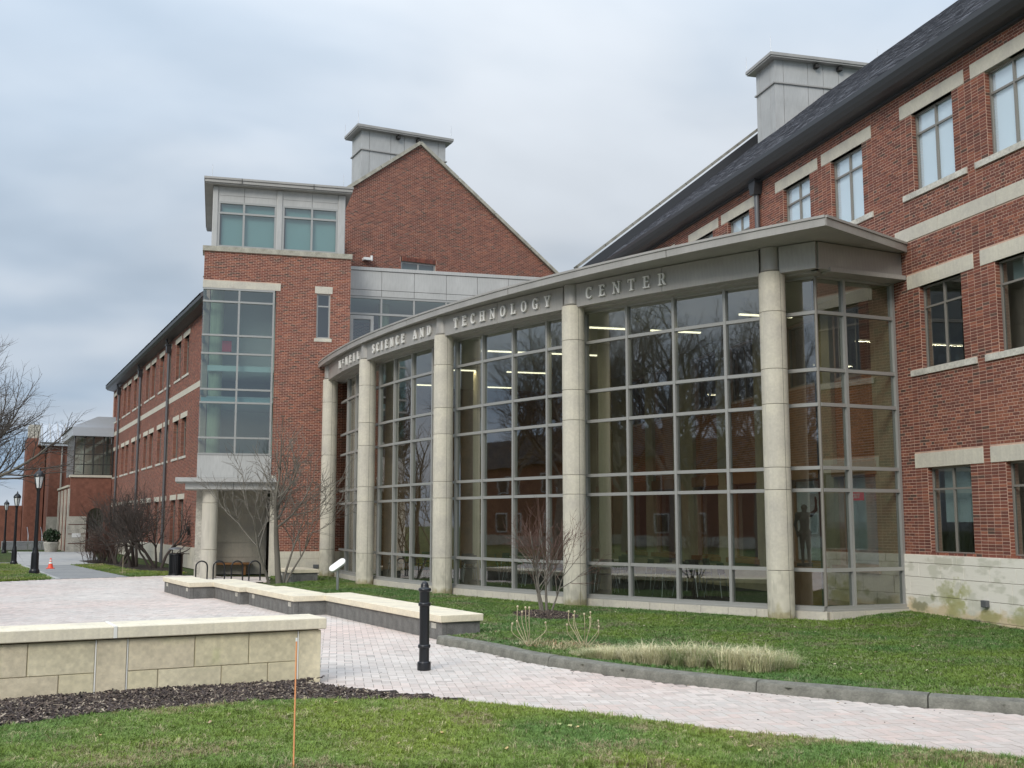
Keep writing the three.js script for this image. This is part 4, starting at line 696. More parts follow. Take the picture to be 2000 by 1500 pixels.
// ------------------------------------------------------------------ far arcade building on the left, in the left wing's frame
{
  const root = thing('arcade_building', 'distant brick building with arches, a glazed bay and pale metal roofs beyond the brick wing', 'building', [8, 0, -87.15], LT);
  const S0 = -87.15, O = 6.72, E = 9.56, arch = (x0, x1, y1) => { const r = (x1 - x0) / 2, p = [[x0, 0]]; for (let i = 0; i <= 10; i++) { const a = PI - PI * i / 10; p.push([x0 + r + r * Math.cos(a), y1 - r + r * Math.sin(a)]); } p.push([x1, 0]); return p; };
  const wallWith = (w, y0, y1, arcs, z0, z1) => { const s = new THREE.Shape([[0, y0], [w, y0], [w, y1], [0, y1]].map((p) => new THREE.Vector2(...p))); for (const a of arcs) s.holes.push(new THREE.Path(a.map(([x, y]) => new THREE.Vector2(x, Math.max(y, y0 + 0.02))))); return uvm(new THREE.ExtrudeGeometry(s, { depth: z1 - z0, bevelEnabled: false }).translate(0, 0, z0)); };
  const A = [arch(1.25, 2.42, 3.2)], Fz = frameOf(O, 0, S0, 0), Fs = frameOf(O, 0, -103.5, -PI / 2);
  part(root, 'brick_front', wallWith(E - O, 0, 5.45, A, -0.4, 0).applyMatrix4(Fz), M.brick_far);
  for (const [a, b] of [[0.0, 0.58], [0.64, 1.27], [1.33, 1.96], [2.02, 2.58]]) { part(root, 'stone_course', boxG(-0.03, 1.2, a, b, 0, 0.05).applyMatrix4(Fz), M.stone_far); }
  part(root, 'stone_cap', boxG(O - 0.06, E, 5.45, 5.62, S0 - 1, S0 + 0.08), M.limestone);
  part(root, 'plaque', boxG(O + 0.25, O + 0.85, 1.05, 1.35, S0 + 0.05, S0 + 0.07), M.white_paint);
  const arcs = []; for (let i = 0; i < 5; i++) arcs.push(arch(0.7 + i * 3.15, 0.7 + i * 3.15 + 2.3, 3.3));
  part(root, 'brick_side', wallWith(16.3, 0, 4.75, arcs, -0.4, 0).applyMatrix4(Fs), M.brick_far);
  for (let i = 0; i <= 5; i++) part(root, 'pilaster', boxG(i * 3.15 + 0.02, i * 3.15 + 0.6, 0, 4.6, 0, 0.12).applyMatrix4(Fs), M.stone_far);
  part(root, 'side_coping', boxG(O - 0.1, O + 0.5, 4.75, 4.9, -103.5, S0 - 1.02), M.limestone);
  part(root, 'arcade_back', boxG(9.2, 9.5, 0, 5.4, -103.5, S0 - 0.4), M.dark_room);
  part(root, 'arcade_roof', boxG(O + 0.05, 20, 4.55, 4.74, -103.5, S0 - 0.45), M.dark_room);
  // glazed bay
  const gx = [O + 0.18, O + 0.85, O + 1.5, O + 2.2, E], gy = [5.65, 6.4, 7.15, 7.9, 8.5];
  part(root, 'bay_core', boxG(O + 0.9, E, 5.62, 8.5, -96, S0 - 1.3), M.dark_room);
  for (const x of gx) part(root, 'bay_mullion', boxG(x - 0.04, x + 0.04, 5.62, 8.5, S0 - 0.12, S0 - 0.02), M.joint);
  for (const y of gy) part(root, 'bay_transom', boxG(gx[0], E, y - 0.03, y + 0.03, S0 - 0.11, S0 - 0.03), M.joint);
  for (let i = 0; i < 4; i++) for (let j = 0; j < 4; j++) part(root, 'bay_pane', new THREE.PlaneGeometry(gx[i + 1] - gx[i], gy[j + 1] - gy[j]).translate((gx[i] + gx[i + 1]) / 2, (gy[j] + gy[j + 1]) / 2, S0 - 0.07), M.glass_window);
  for (let i = 0; i < 5; i++) part(root, 'bay_side_post', boxG(gx[0] - 0.05, gx[0] + 0.05, 5.62, 8.5, S0 - 0.2 - i * 1.5, S0 - 0.12 - i * 1.5), M.steel);
  part(root, 'bay_fascia', boxG(O - 0.05, E, 8.5, 9.15, -97, S0 + 0.15), M.seam_roof);
  part(root, 'bay_roof', prismXY([[O - 0.15, 9.15], [O + 1.7, 10.0], [E + 2, 10.0], [E + 2, 9.15]], [], -97, S0 - 0.2), M.seam_roof);
  // tall block behind with a standing-seam roof
  part(root, 'tall_block', boxG(5.95, 20, 0, 8.5, -112, -99), M.brick_far);
  part(root, 'tall_base', boxG(5.9, 7, 0, 2.6, -99, -98.9), M.stone_far);
  part(root, 'gutter', boxG(5.2, 20, 8.45, 8.72, -99, -98.6), M.seam_roof);
  const rg = [prismXY([[-1, 0], [0, 0], [0, 0.1], [-1, 0.1]], [], 0, 0.01)]; rg.length = 0;
  const seam = (x) => beamG([x, 8.76, -98.5], [x, 10.5, -101.3], 0.05, 0.08);
  part(root, 'metal_roof', beamG([12.6, 8.7, -98.5], [12.6, 10.44, -101.3], 14.8, 0.06), M.seam_roof);
  for (let x = 5.3; x < 11; x += 0.62) part(root, 'roof_seam', seam(x), M.fascia);
  part(root, 'roof_far', prismXY([[5.2, 8.7], [20, 8.7], [20, 10.4], [5.4, 10.4]], [], -104, -101.3), M.seam_roof);
  part(root, 'downspout', cylG(0.07, 0.07, 2, 8.5, 6.85, -98.85, 8), M.fascia);
  part(root, 'stair_tower', boxG(4.35, 5.85, 0, 9.4, -108, -104), M.brick_far);
  part(root, 'tower_top', boxG(4.5, 5.6, 9.4, 10.6, -107.5, -104.2), M.stone_far);
  part(root, 'low_block', boxG(-4, 4.3, 0, 3.6, -112, -106), M.brick_far);
  for (let i = 0; i < 4; i++) part(root, 'step', boxG(2.6, 5.7, i * 0.16, i * 0.16 + 0.155, -98, -95 - i * 0.35), M.concrete_grey);
  part(root, 'handrail', merge([tubeG([[4.4, 0.0, -94.6], [4.4, 1.0, -94.6], [4.4, 1.75, -97]], 0.03).toNonIndexed(), tubeG([[5.4, 0.0, -94.6], [5.4, 1.0, -94.6], [5.4, 1.75, -97]], 0.03).toNonIndexed()]), M.steel);
}

// ------------------------------------------------------------------ planter wall, seat walls, site furniture
{
  const turn = Math.atan2(-WU[1], WU[0]) + PI; // local +x runs to the right along the wall's face
  const c = Math.cos(turn), s = Math.sin(turn), lx = WALL0[0] * c - WALL0[1] * s, lz = WALL0[0] * s + WALL0[1] * c; // WALL0 in the turned frame
  const root = thing('planter_wall', 'low tan sandstone wall with a thick cream cap, beside the mulch bed', 'wall', [lx - 3, 0, lz], turn), X = (v) => lx - v, P = (n, a, b, y0, y1, z0, z1, m, r = 0.008) => part(root, n, rboxG(X(b), X(a), y0, y1, lz + z0, lz + z1, r), m);
  const tones = [0, 1, 2, 3].map((i) => { const m = M.sandstone.clone(); m.color = [rgb(0.78, 0.69, 0.48), rgb(0.75, 0.665, 0.46), rgb(0.8, 0.71, 0.51), rgb(0.74, 0.64, 0.47)][i]; return m; });
  P('core', 0.02, 11, -0.1, 0.7, -0.6, -0.012, M.sand_joint);
  P('pier', 0.0, 0.3, -0.1, 0.7, -0.62, 0.012, tones[2]);
  P('pier', 2.52, 2.87, -0.1, 0.7, -0.3, 0.012, tones[3]); P('pier', 8.3, 8.65, -0.1, 0.7, -0.3, 0.012, tones[3]);
  for (const x of [0.305, 2.5, 2.875, 8.28, 8.655]) P('joint_sealant', x, x + 0.017, -0.1, 0.7, -0.1, 0.003, M.white_joint, 0.003);
  let k = 0;
  for (const [a, b] of [[0.325, 2.5], [2.892, 8.28], [8.672, 11]]) {
    const row = (y0, y1, cuts) => { const cs = [a, ...cuts.filter((v) => v > a + 0.1 && v < b - 0.1), b]; for (let i = 0; i + 1 < cs.length; i++) P('stone_block', cs[i] + 0.004, cs[i + 1] - 0.004, y0, y1, -0.1, (hash3(k, i, 6) - 0.5) * 0.004, tones[Math.floor(hash3(k++, i, 2) * 4)]); };
    row(-0.1, 0.3, [0.72, 1.33, 2.13, 3.3, 4.2, 5.0, 6.0, 7.0, 7.7, 9.4, 10.2]); row(0.306, 0.696, [0.98, 1.68, 3.66, 4.4, 5.3, 6.3, 7.2, 9.3]);
  }
  for (const [a, b, m] of [[-0.06, 2.655, 0], [2.69, 6.5, 1], [6.53, 11, 1]]) P('cap_stone', a, b, 0.715, 0.862, -0.7, 0.065, M.cap_stone, 0.015);
  P('cap_joint', 2.65, 2.695, 0.72, 0.868, -0.69, 0.069, M.white_joint, 0.004);
}
function seatWall(a, len, label, w = 0.92, caps = 5) { // A: front left corner on the ground; runs toward +BU
  const turn = Math.atan2(BU[0], BU[1]), c = Math.cos(turn), s = Math.sin(turn), lx = a[0] * c - a[1] * s, lz = a[0] * s + a[1] * c; // local z along the wall, local x across
  const root = thing('seat_wall', label, 'seat wall', [lx + w / 2, 0, lz + len / 2], turn, 'low seat walls along the plaza');
  part(root, 'core', boxG(lx + 0.03, lx + w - 0.03, -0.05, 0.32, lz + 0.03, lz + len - 0.03), M.joint);
  const n = Math.max(3, Math.round(len / (len > 6 ? 1.12 : 0.55)));
  for (let i = 0; i < n; i++) for (const [x0, x1] of [[lx, lx + 0.1], [lx + w - 0.1, lx + w]]) part(root, 'slab', rboxG(x0, x1, -0.05, 0.325, lz + len * i / n + 0.004, lz + len * (i + 1) / n - 0.004, 0.006), M.basalt);
  for (const [z0, z1] of [[lz, lz + 0.1], [lz + len - 0.1, lz + len]]) part(root, 'slab', rboxG(lx + 0.104, lx + w - 0.104, -0.05, 0.324, z0, z1, 0.006), M.basalt);
  for (let i = 0; i < caps; i++) part(root, 'cap_stone', rboxG(lx - 0.05, lx + w + 0.05, 0.33, 0.462, lz - 0.05 + (len + 0.1) * i / caps + 0.003, lz - 0.05 + (len + 0.1) * (i + 1) / caps - 0.003, 0.014), M.cap_stone);
  for (const z of [0.35, len - 0.45]) part(root, 'step_light', rboxG(lx - 0.012, lx + 0.01, 0.2, 0.3, lz + z, lz + z + 0.2, 0.004), M.limestone_grey);
}
seatWall([2.44, -27.0], 7.05, 'longest dark grey seat wall with a cream cap, ending at the lawn kerb', 0.78, 6);
seatWall([0.92, -30.1], 3.95, 'dark grey seat wall with a cream cap, next to the longest one', 0.92, 4);
seatWall([-0.27, -34.3], 4.2, 'dark grey seat wall with a cream cap, third counting from the lawn kerb', 0.88, 4);
seatWall([-1.45, -36.3], 3.6, 'dark grey seat wall with a cream cap, farthest from the lawn kerb', 0.8, 3);
seatWall([2.35, -42.6], 1.9, 'short dark grey seat wall with a cream cap behind the bare tree', 0.9, 2);
{
  const [x, z] = [3.02, -16.25], root = thing('bollard', 'black metal bollard with a domed top and raised rings, on the pavers', 'bollard', [x, 0, z]);
  part(root, 'shaft', latheG([[0.096, 0], [0.1, 0.02], [0.1, 0.115], [0.086, 0.13], [0.074, 0.135], [0.074, 0.33], [0.074, 0.94], [0.074, 1.14]], 40, x, z), M.black_paint);
  for (const y of [0.35, 0.955]) part(root, 'ring', latheG([[0.07, y - 0.03], [0.088, y - 0.025], [0.094, y], [0.088, y + 0.022], [0.07, y + 0.028]], 40, x, z), M.black_paint);
  part(root, 'cap', latheG([[0.07, 1.13], [0.09, 1.145], [0.096, 1.165], [0.088, 1.185], [0.062, 1.195], [0.06, 1.22], [0.052, 1.25], [0.036, 1.275], [0.015, 1.288], [0, 1.29]], 40, x, z), M.black_paint);
}
{
  const [x, z] = [0.72, -9.95], root = thing('marker_stake', 'thin orange fibreglass marker stake standing in the near lawn', 'stake', [x, 0, z]);
  part(root, 'rod', cylG(0.0075, 0.0065, -0.02, 1.14, x, z, 10), M.orange); part(root, 'tip', cylG(0.008, 0.008, 1.12, 1.15, x, z, 10), M.white_paint);
}
{
  const [x, z] = [3.75, -35.02], root = thing('plaque_sign', 'small white oval plaque tilted on a grey post in the lawn', 'sign', [x, 0, z]);
  part(root, 'post', cylG(0.045, 0.045, 0, 0.72, x, z, 14), M.steel);
  const g = new THREE.Shape(); g.absarc(0.16, 0, 0.11, -PI / 2, PI / 2); g.absarc(-0.16, 0, 0.11, PI / 2, PI * 1.5);
  const e = new THREE.ExtrudeGeometry(g, { depth: 0.05, bevelEnabled: true, bevelSize: 0.02, bevelThickness: 0.02, bevelSegments: 2, curveSegments: 10 });
  part(root, 'plate', e.rotateX(-0.85).rotateZ(0.62).translate(0, 0.8, 0), M.white_paint, [x, 0, z]);
}
{
  const [x, z] = [-1.5, -47.9], root = thing('litter_bin', 'black slatted litter bin under a raised domed lid', 'litter bin', [x, 0, z]);
  part(root, 'liner', cylG(0.24, 0.25, 0.05, 0.8, x, z, 24), M.joint);
  for (let i = 0; i < 26; i++) { const a = i / 26 * 2 * PI; part(root, 'slat', boxG(-0.022, 0.022, 0.03, 0.82, 0.26, 0.275).rotateY(a), M.black_paint, [x, 0, z]); }
  part(root, 'rim', latheG([[0.25, 0.8], [0.3, 0.82], [0.31, 0.86], [0.25, 0.87]], 28, x, z), M.black_paint);
  part(root, 'rim', latheG([[0.25, 0.0], [0.285, 0.0], [0.285, 0.05], [0.25, 0.06]], 28, x, z), M.black_paint);
  for (let i = 0; i < 4; i++) { const a = PI / 4 + i * PI / 2; part(root, 'lid_post', cylG(0.018, 0.018, 0.85, 1.06, x + Math.cos(a) * 0.22, z + Math.sin(a) * 0.22, 8), M.black_paint); }
  part(root, 'lid', latheG([[0.32, 1.04], [0.32, 1.06], [0.22, 1.1], [0.1, 1.125], [0, 1.13]], 28, x, z), M.downspout);
}
{
  let first;
  [[-0.42, -42.7], [0.2, -42.6], [0.85, -42.5], [1.48, -42.4]].forEach(([x, z]) => {
    if (!first) { first = thing('bike_rack', 'black hooped bike rack standing in the row before the porch', 'bike rack', [x, 0, z], 0.15, 'row of hooped bike racks'); first.position.set(x, 0, z); absOf.set(first, new THREE.Vector3());
      const arc = []; for (let i = 0; i <= 10; i++) { const a = PI - PI * i / 10; arc.push([0.205 * Math.cos(a), 0.52 + 0.205 * Math.sin(a), 0]); }
      part(first, 'hoop', tubeG([[-0.205, 0, 0], [-0.205, 0.3, 0], ...arc, [0.205, 0.3, 0], [0.205, 0, 0]], 0.027, 10, 48), M.black_paint); for (const s of [-1, 1]) part(first, 'foot', cylG(0.06, 0.06, 0, 0.015, s * 0.205, 0, 12), M.black_paint);
    } else { const c = first.clone(); c.name = numbered('bike_rack'); c.position.set(x, 0, z); scene.add(c); }
  });
}
{
  const build = (x, z, label, k = 1) => {
    const root = thing('lamp_post', label, 'street lamp', [x, 0, z], 0, 'black lamp posts along the walk'); const L = (n, p, m = M.black_paint, k = 20) => part(root, n, latheG(p, k, x, z), m);
    L('base', [[0.21, 0], [0.21, 0.14], [0.185, 0.19], [0.16, 0.24], [0.155, 0.5], [0.15, 0.86], [0.125, 0.92], [0.115, 1.02], [0.1, 1.1]]); L('pole', [[0.088, 1.08], [0.066, 3.3], [0.075, 3.36], [0.062, 3.4], [0.09, 3.52], [0.1, 3.56]]);
    L('lantern_glass', [[0.1, 3.58], [0.15, 3.8], [0.185, 4.02], [0.185, 4.06]], M.lamp_glass, 8);
    for (let i = 0; i < 6; i++) { const a = i * PI / 3 + 0.3; part(root, 'lantern_rib', tubeG([[0.11, 3.55, 0], [0.16, 3.8, 0], [0.2, 4.06, 0]].map(([r, y]) => [r * Math.cos(a), y, r * Math.sin(a)]), 0.016, 6), M.black_paint, [x, 0, z]); }
    L('lantern_roof', [[0.22, 4.05], [0.225, 4.1], [0.17, 4.2], [0.1, 4.28], [0.05, 4.31], [0.045, 4.37], [0.02, 4.42], [0, 4.46]]); root.scale.setScalar(k);
  };
  build(-7.19, -49.95, 'black lamp post with a glass lantern on the lawn, near the orange cone'); build(-9.85, -61.5, 'black lamp post on the lawn where the cross walk meets the concrete walk', 0.84);
  build(-14.2, -84.5, 'black lamp post before the steps of the arcade building', 0.84); build(-15.9, -90.5, 'black lamp post far along the walk beside the steps', 0.84);
}
{
  const [x, z] = [-7.33, -55.7], root = thing('traffic_cone', 'orange traffic cone with a pale band on the walk', 'traffic cone', [x, 0, z]);
  part(root, 'foot', rboxG(x - 0.17, x + 0.17, 0.01, 0.05, z - 0.17, z + 0.17, 0.012), M.cone_red);
  part(root, 'cone', latheG([[0.13, 0.05], [0.11, 0.1], [0.03, 0.49], [0.02, 0.5], [0, 0.5]], 20, x, z), M.cone_red); part(root, 'band', latheG([[0.0845, 0.24], [0.066, 0.33]], 20, x, z), M.white_paint); part(root, 'band', latheG([[0.057, 0.375], [0.048, 0.42]], 20, x, z), M.white_paint);
}
{
  const [x, z] = [-3.62, -48.7], root = thing('survey_stake', 'thin tan survey stake in the grass before the dark shrubs', 'stake', [x, 0, z]);
  part(root, 'rod', cylG(0.012, 0.01, 0, 0.75, x, z, 6), M.stem_dry); part(root, 'crossbar', boxG(x - 0.14, x + 0.14, 0.1, 0.12, z - 0.01, z + 0.01), M.stem_dry);
}
{
  const root = thing('planter_pot', 'concrete planter pot holding a small evergreen shrub beside the arcade', 'planter', [-11.5, 0, -87.2]), r = RNG(61);
  part(root, 'pot', latheG([[0.42, 0], [0.55, 0.62], [0.55, 0.72], [0.46, 0.72], [0.44, 0.6], [0, 0.6]], 8, -11.5, -87.2), M.stone_far);
  const leaves = []; for (let i = 0; i < 500; i++) { const a = r() * 2 * PI, u = Math.acos(2 * r() - 1), q = 0.62 * Math.cbrt(r()); leaves.push(new THREE.PlaneGeometry(0.1, 0.16).rotateX(r() * 6).rotateY(r() * 6).translate(-11.5 + q * Math.sin(u) * Math.cos(a), 1.15 + q * 0.85 * Math.cos(u), -87.2 + q * Math.sin(u) * Math.sin(a))); }
  part(root, 'shrub', merge(leaves), M.evergreen, [0, 0, 0], 'stuff');
}
lap('furniture');

// ------------------------------------------------------------------ inside the glass: tables, chairs, pedestal and figure
{
  const bar = (a, b, r = 0.013) => tubeG([a, [(a[0] + b[0]) / 2, (a[1] + b[1]) / 2, (a[2] + b[2]) / 2], b], r, 6, 2).toNonIndexed();
  const legs = [[-0.2, -0.2], [0.2, -0.2], [-0.2, 0.2], [0.2, 0.2]].map(([x, z]) => bar([x * 0.9, 0.44, z * 0.9], [x * 1.2, 0, z * 1.25])), seat = rboxG(-0.22, 0.22, 0.44, 0.475, -0.22, 0.22, 0.015), back = rboxG(-0.21, 0.21, 0.56, 0.86, 0.2, 0.225, 0.011).rotateX(-0.12), posts = merge([bar([-0.18, 0.46, 0.2], [-0.18, 0.62, 0.16]), bar([0.18, 0.46, 0.2], [0.18, 0.62, 0.16])]);
  const topG = cylG(0.62, 0.62, 0.71, 0.74, 0, 0, 32), tl = [0, 1, 2, 3].map((i) => bar([0.34 * Math.cos(i * PI / 2), 0.71, 0.34 * Math.sin(i * PI / 2)], [0.5 * Math.cos(i * PI / 2), 0, 0.5 * Math.sin(i * PI / 2)], 0.018));
  let c0, t0, n = 0;
  const chair = (x, z, a) => { if (!c0) { c0 = thing('chair', 'dark shell chair with bright metal legs inside the glass atrium', 'chair', [0, 0, 0], 0, 'chairs in the atrium'); part(c0, 'seat', seat, M.chair_shell); part(c0, 'backrest', back, M.chair_shell); part(c0, 'back_post', posts, M.steel); legs.forEach((l) => part(c0, 'leg', l, M.steel)); c0.position.set(x, 0.2, z); c0.rotation.y = a; return; } const c = c0.clone(); c.name = numbered('chair'); c.position.set(x, 0.2, z); c.rotation.y = a; scene.add(c); };
  const table = (x, z, a) => { if (!t0) { t0 = thing('round_table', 'round pale table on splayed metal legs inside the glass atrium', 'table', [0, 0, 0], 0, 'tables in the atrium'); part(t0, 'top', topG, M.table_white); tl.forEach((l) => part(t0, 'leg', l, M.steel)); t0.position.set(x, 0.2, z); } else { const c = t0.clone(); c.name = numbered('round_table'); c.position.set(x, 0.2, z); c.rotation.y = a; scene.add(c); } const k = 3 + (n++ % 2); for (let i = 0; i < k; i++) { const b = a + 0.5 + i * 2 * PI / k; chair(x + Math.sin(b) * 0.78, z + Math.cos(b) * 0.78, b); } };
  for (const [x, z, a] of [[12.3, -27.6, 0.2], [13.3, -30.6, 1.1], [10.7, -29.9, 2.2], [9.7, -33.4, 0.6], [12.6, -34.4, 1.7], [8.3, -36.6, 0.9], [10.8, -38.4, 2.5], [7.2, -40.8, 1.4]]) table(x, z, a);
  const px = 13.72, pz = -24.0, ped = thing('pedestal', 'brown wooden pedestal under the dark bronze figure behind the glass', 'pedestal', [px, 0.2, pz]);
  part(ped, 'body', boxG(px - 0.36, px + 0.36, 0.2, 1.02, pz - 0.36, pz + 0.36), M.wood); part(ped, 'top', boxG(px - 0.4, px + 0.4, 1.02, 1.1, pz - 0.4, pz + 0.4), M.wood);
  // a plain standing bronze figure
  const J = { ankL: [-0.07, 0.16, 0.02], kneeL: [-0.075, 0.5, 0.04], hipL: [-0.075, 0.86, 0], ankR: [0.1, 0.16, -0.08], kneeR: [0.085, 0.5, 0.02], hipR: [0.075, 0.86, 0], belly: [0, 0.98, 0], chest: [0, 1.2, 0.01], neck: [0, 1.4, 0], head: [0, 1.52, 0.02], shL: [-0.17, 1.34, 0], elL: [-0.24, 1.08, 0], wrL: [-0.2, 0.86, 0.08], shR: [0.17, 1.34, 0], elR: [0.3, 1.46, 0.03], wrR: [0.3, 1.7, 0.05], hand: [0.29, 1.79, 0.06], handL: [-0.19, 0.78, 0.1], toeL: [-0.09, 0.1, 0.14], toeR: [0.12, 0.1, 0.04], base: [0, 0.04, 0] };
  const B = [['ankL', 'kneeL', 0.038, 0.05], ['kneeL', 'hipL', 0.055, 0.082], ['ankR', 'kneeR', 0.038, 0.05], ['kneeR', 'hipR', 0.055, 0.082], ['hipL', 'hipR', 0.09, 0.09], ['belly', 'chest', 0.11, 0.135], ['hipL', 'belly', 0.08, 0.1], ['hipR', 'belly', 0.08, 0.1], ['chest', 'neck', 0.1, 0.05], ['neck', 'head', 0.045, 0.085], ['shL', 'shR', 0.065, 0.065], ['shL', 'elL', 0.052, 0.04], ['elL', 'wrL', 0.038, 0.027], ['wrL', 'handL', 0.028, 0.03], ['shR', 'elR', 0.052, 0.04], ['elR', 'wrR', 0.038, 0.027], ['wrR', 'hand', 0.028, 0.028], ['ankL', 'toeL', 0.04, 0.03], ['ankR', 'toeR', 0.04, 0.03]];
  const N = 72, mc = new MarchingCubes(N, M.bronze, false, false, 120000); mc.isolation = 0;
  for (let k = 0; k < N; k++) for (let j = 0; j < N; j++) for (let i = 0; i < N; i++) {
    const x = (i / (N / 2) - 1) * 0.95, y = (j / (N / 2) - 1) * 0.95 + 0.92, z = (k / (N / 2) - 1) * 0.95; let d = 9;
    for (const [a, b, ra, rb] of B) { const A = J[a], C = J[b], vx = C[0] - A[0], vy = C[1] - A[1], vz = C[2] - A[2], t = clamp(((x - A[0]) * vx + (y - A[1]) * vy + (z - A[2]) * vz) / (vx * vx + vy * vy + vz * vz)), e = Math.hypot(x - A[0] - vx * t, y - A[1] - vy * t, z - A[2] - vz * t) - (ra + (rb - ra) * t), h = clamp(0.5 + (d - e) / 0.06); d = d + (e - d) * h - 0.03 * h * (1 - h); }
    d = Math.min(d, Math.max(Math.hypot(x, z) - 0.2 - 0.03 * Math.sin(x * 20 + z * 13), Math.abs(y - 0.04) - 0.05));
    mc.field[i + j * N + k * N * N] = -d;
  }
  mc.update(); lap('figure ' + mc.count); const g = new THREE.BufferGeometry(); g.setAttribute('position', new THREE.BufferAttribute(mc.positionArray.slice(0, mc.count * 3), 3)); g.setAttribute('normal', new THREE.BufferAttribute(mc.normalArray.slice(0, mc.count * 3), 3)); g.scale(0.95 * 0.92, 0.95 * 0.92, 0.95 * 0.92).translate(0, 0.92 * 0.92, 0).rotateY(-0.4);
  const f = shade(new THREE.Mesh(g, M.bronze)); f.name = 'statue'; f.position.set(px, 1.1, pz); tag(f, 'dark bronze standing figure with one arm raised, behind the glass', 'statue'); scene.add(f);
  const ex = thing('exit_sign', 'small red exit sign on the inner wall beside the bronze figure', 'exit sign', [15.2, 2.78, -24.0]); part(ex, 'box', boxG(15.15, 15.26, 2.68, 2.9, -24.18, -23.82), M.exit_red);
  const ef = new TextGeometry('EXIT', { font, size: 0.11, depth: 0.006, curveSegments: 3 }); ef.computeBoundingBox(); ef.translate(-(ef.boundingBox.max.x + ef.boundingBox.min.x) / 2, -0.055, 0).rotateY(-PI / 2); part(ex, 'lettering', ef, M.white_paint, [15.146, 2.79, -24.0]);
}
lap('interior');

// ------------------------------------------------------------------ bare trees and shrubs
function tubeInto(buf, pts, radii, k) {
  const start = buf.pos.length / 3, up = new THREE.Vector3(0.31, 0.11, 0.94), t = new THREE.Vector3(), a = new THREE.Vector3(), b = new THREE.Vector3();
  for (let i = 0; i < pts.length; i++) {
    t.subVectors(pts[Math.min(i + 1, pts.length - 1)], pts[Math.max(i - 1, 0)]).normalize(); a.crossVectors(t, up).normalize(); b.crossVectors(t, a);
    for (let j = 0; j < k; j++) { const w = j / k * 2 * PI, c = Math.cos(w) * radii[i], s = Math.sin(w) * radii[i], p = pts[i]; buf.pos.push(p.x + a.x * c + b.x * s, p.y + a.y * c + b.y * s, p.z + a.z * c + b.z * s); buf.nor.push(a.x * Math.cos(w) + b.x * Math.sin(w), a.y * Math.cos(w) + b.y * Math.sin(w), a.z * Math.cos(w) + b.z * Math.sin(w)); }
    if (i) for (let j = 0; j < k; j++) { const q = start + (i - 1) * k + j, r = start + (i - 1) * k + (j + 1) % k; buf.idx.push(q, r, q + k, r, r + k, q + k); }
  }
}
const geoOf = (b) => { const g = new THREE.BufferGeometry(); g.setAttribute('position', new THREE.Float32BufferAttribute(b.pos, 3)); g.setAttribute('normal', new THREE.Float32BufferAttribute(b.nor, 3)); g.setIndex(b.idx); return g; };
function growTree(seed, P) { // P: per level arrays len, kids, angle, wander, lift, sides, seg; stems: [[dir, len, r], ...]
  const r = RNG(seed), wood = { pos: [], nor: [], idx: [] }, twig = { pos: [], nor: [], idx: [] };
  const grow = (p, d, len, rad0, lv) => {
    const n = P.seg[lv], pts = [p.clone()], rs = [rad0], dir = d.clone(), end = lv === 0 ? 0.45 : lv >= P.kids.length ? 0.35 : 0.4;
    for (let i = 1; i <= n; i++) { dir.add(new THREE.Vector3(r() - 0.5, r() - 0.5, r() - 0.5).multiplyScalar(P.wander[lv])).add(new THREE.Vector3(0, P.lift[lv], 0)).normalize(); p = p.clone().addScaledVector(dir, len / n * (0.8 + 0.4 * r())); pts.push(p); rs.push(rad0 * (1 - (1 - end) * i / n)); }
    tubeInto(lv < P.woodLevels ? wood : twig, pts, rs, P.sides[lv]);
    if (lv >= P.kids.length) return;
    const kids = Math.round(P.kids[lv] * (0.8 + 0.4 * r()) * clamp(len / P.ref[lv], 0.5, 1.3));
    for (let k = 0; k < kids; k++) {
      const t = P.from[lv] + (1 - P.from[lv]) * (k + 0.3 + 0.6 * r()) / kids, f = Math.min(t, 0.999) * n, i = Math.floor(f), q = pts[i].clone().lerp(pts[i + 1], f - i), tan = pts[i + 1].clone().sub(pts[i]).normalize();
      const ax = new THREE.Vector3(r() - 0.5, r() - 0.5, r() - 0.5).cross(tan).normalize(), nd = tan.clone().applyAxisAngle(ax, P.angle[lv] * (0.7 + 0.6 * r()));
      if (nd.y < -0.25) nd.y *= 0.3;
      grow(q, nd.normalize(), P.len[lv + 1] * (1.15 - 0.55 * t) * (0.75 + 0.5 * r()), Math.max(P.minR, Math.min((rs[i] || 0.01) * 0.7, P.rad[lv + 1] * (1.2 - 0.5 * t))), lv + 1);
    }
    if (lv === 0 || lv === 1) grow(pts[n], dir, P.len[lv + 1] * 0.8, Math.max(P.minR, rs[n] * 0.9), lv + 1);
  };
  for (const [d, len, rd, at] of P.stems) grow(new THREE.Vector3(...(at ?? [0, 0, 0])), new THREE.Vector3(...d).normalize(), len, rd, 0);
  return [geoOf(wood), twig.pos.length ? geoOf(twig) : null];
}
const BIG = { stems: [[[0.03, 1, 0.02], 6.5, 0.34]], len: [6.5, 6.2, 3.4, 1.9, 0.95], kids: [9, 8, 7, 5], ref: [6.5, 6, 3.4, 1.9], angle: [0.78, 0.72, 0.7, 0.7], wander: [0.12, 0.34, 0.4, 0.45, 0.4], lift: [0.03, 0.09, 0.05, 0.03, 0.02], sides: [10, 6, 4, 3, 3], seg: [7, 7, 5, 4, 3], from: [0.42, 0.22, 0.2, 0.15], rad: [0.34, 0.15, 0.06, 0.025, 0.012], minR: 0.009, woodLevels: 2 };
function tree(name, label, x, z, geos, mats, turn, scale, group, category = 'tree') {
  const root = thing(name, label, category, [0, 0, 0], 0, group); root.position.set(x, 0, z); root.rotation.y = turn; root.scale.setScalar(scale); absOf.set(root, new THREE.Vector3());
  part(root, 'trunk', geos[0], mats[0]); if (geos[1]) part(root, 'crown', geos[1], mats[1]); return root;
}
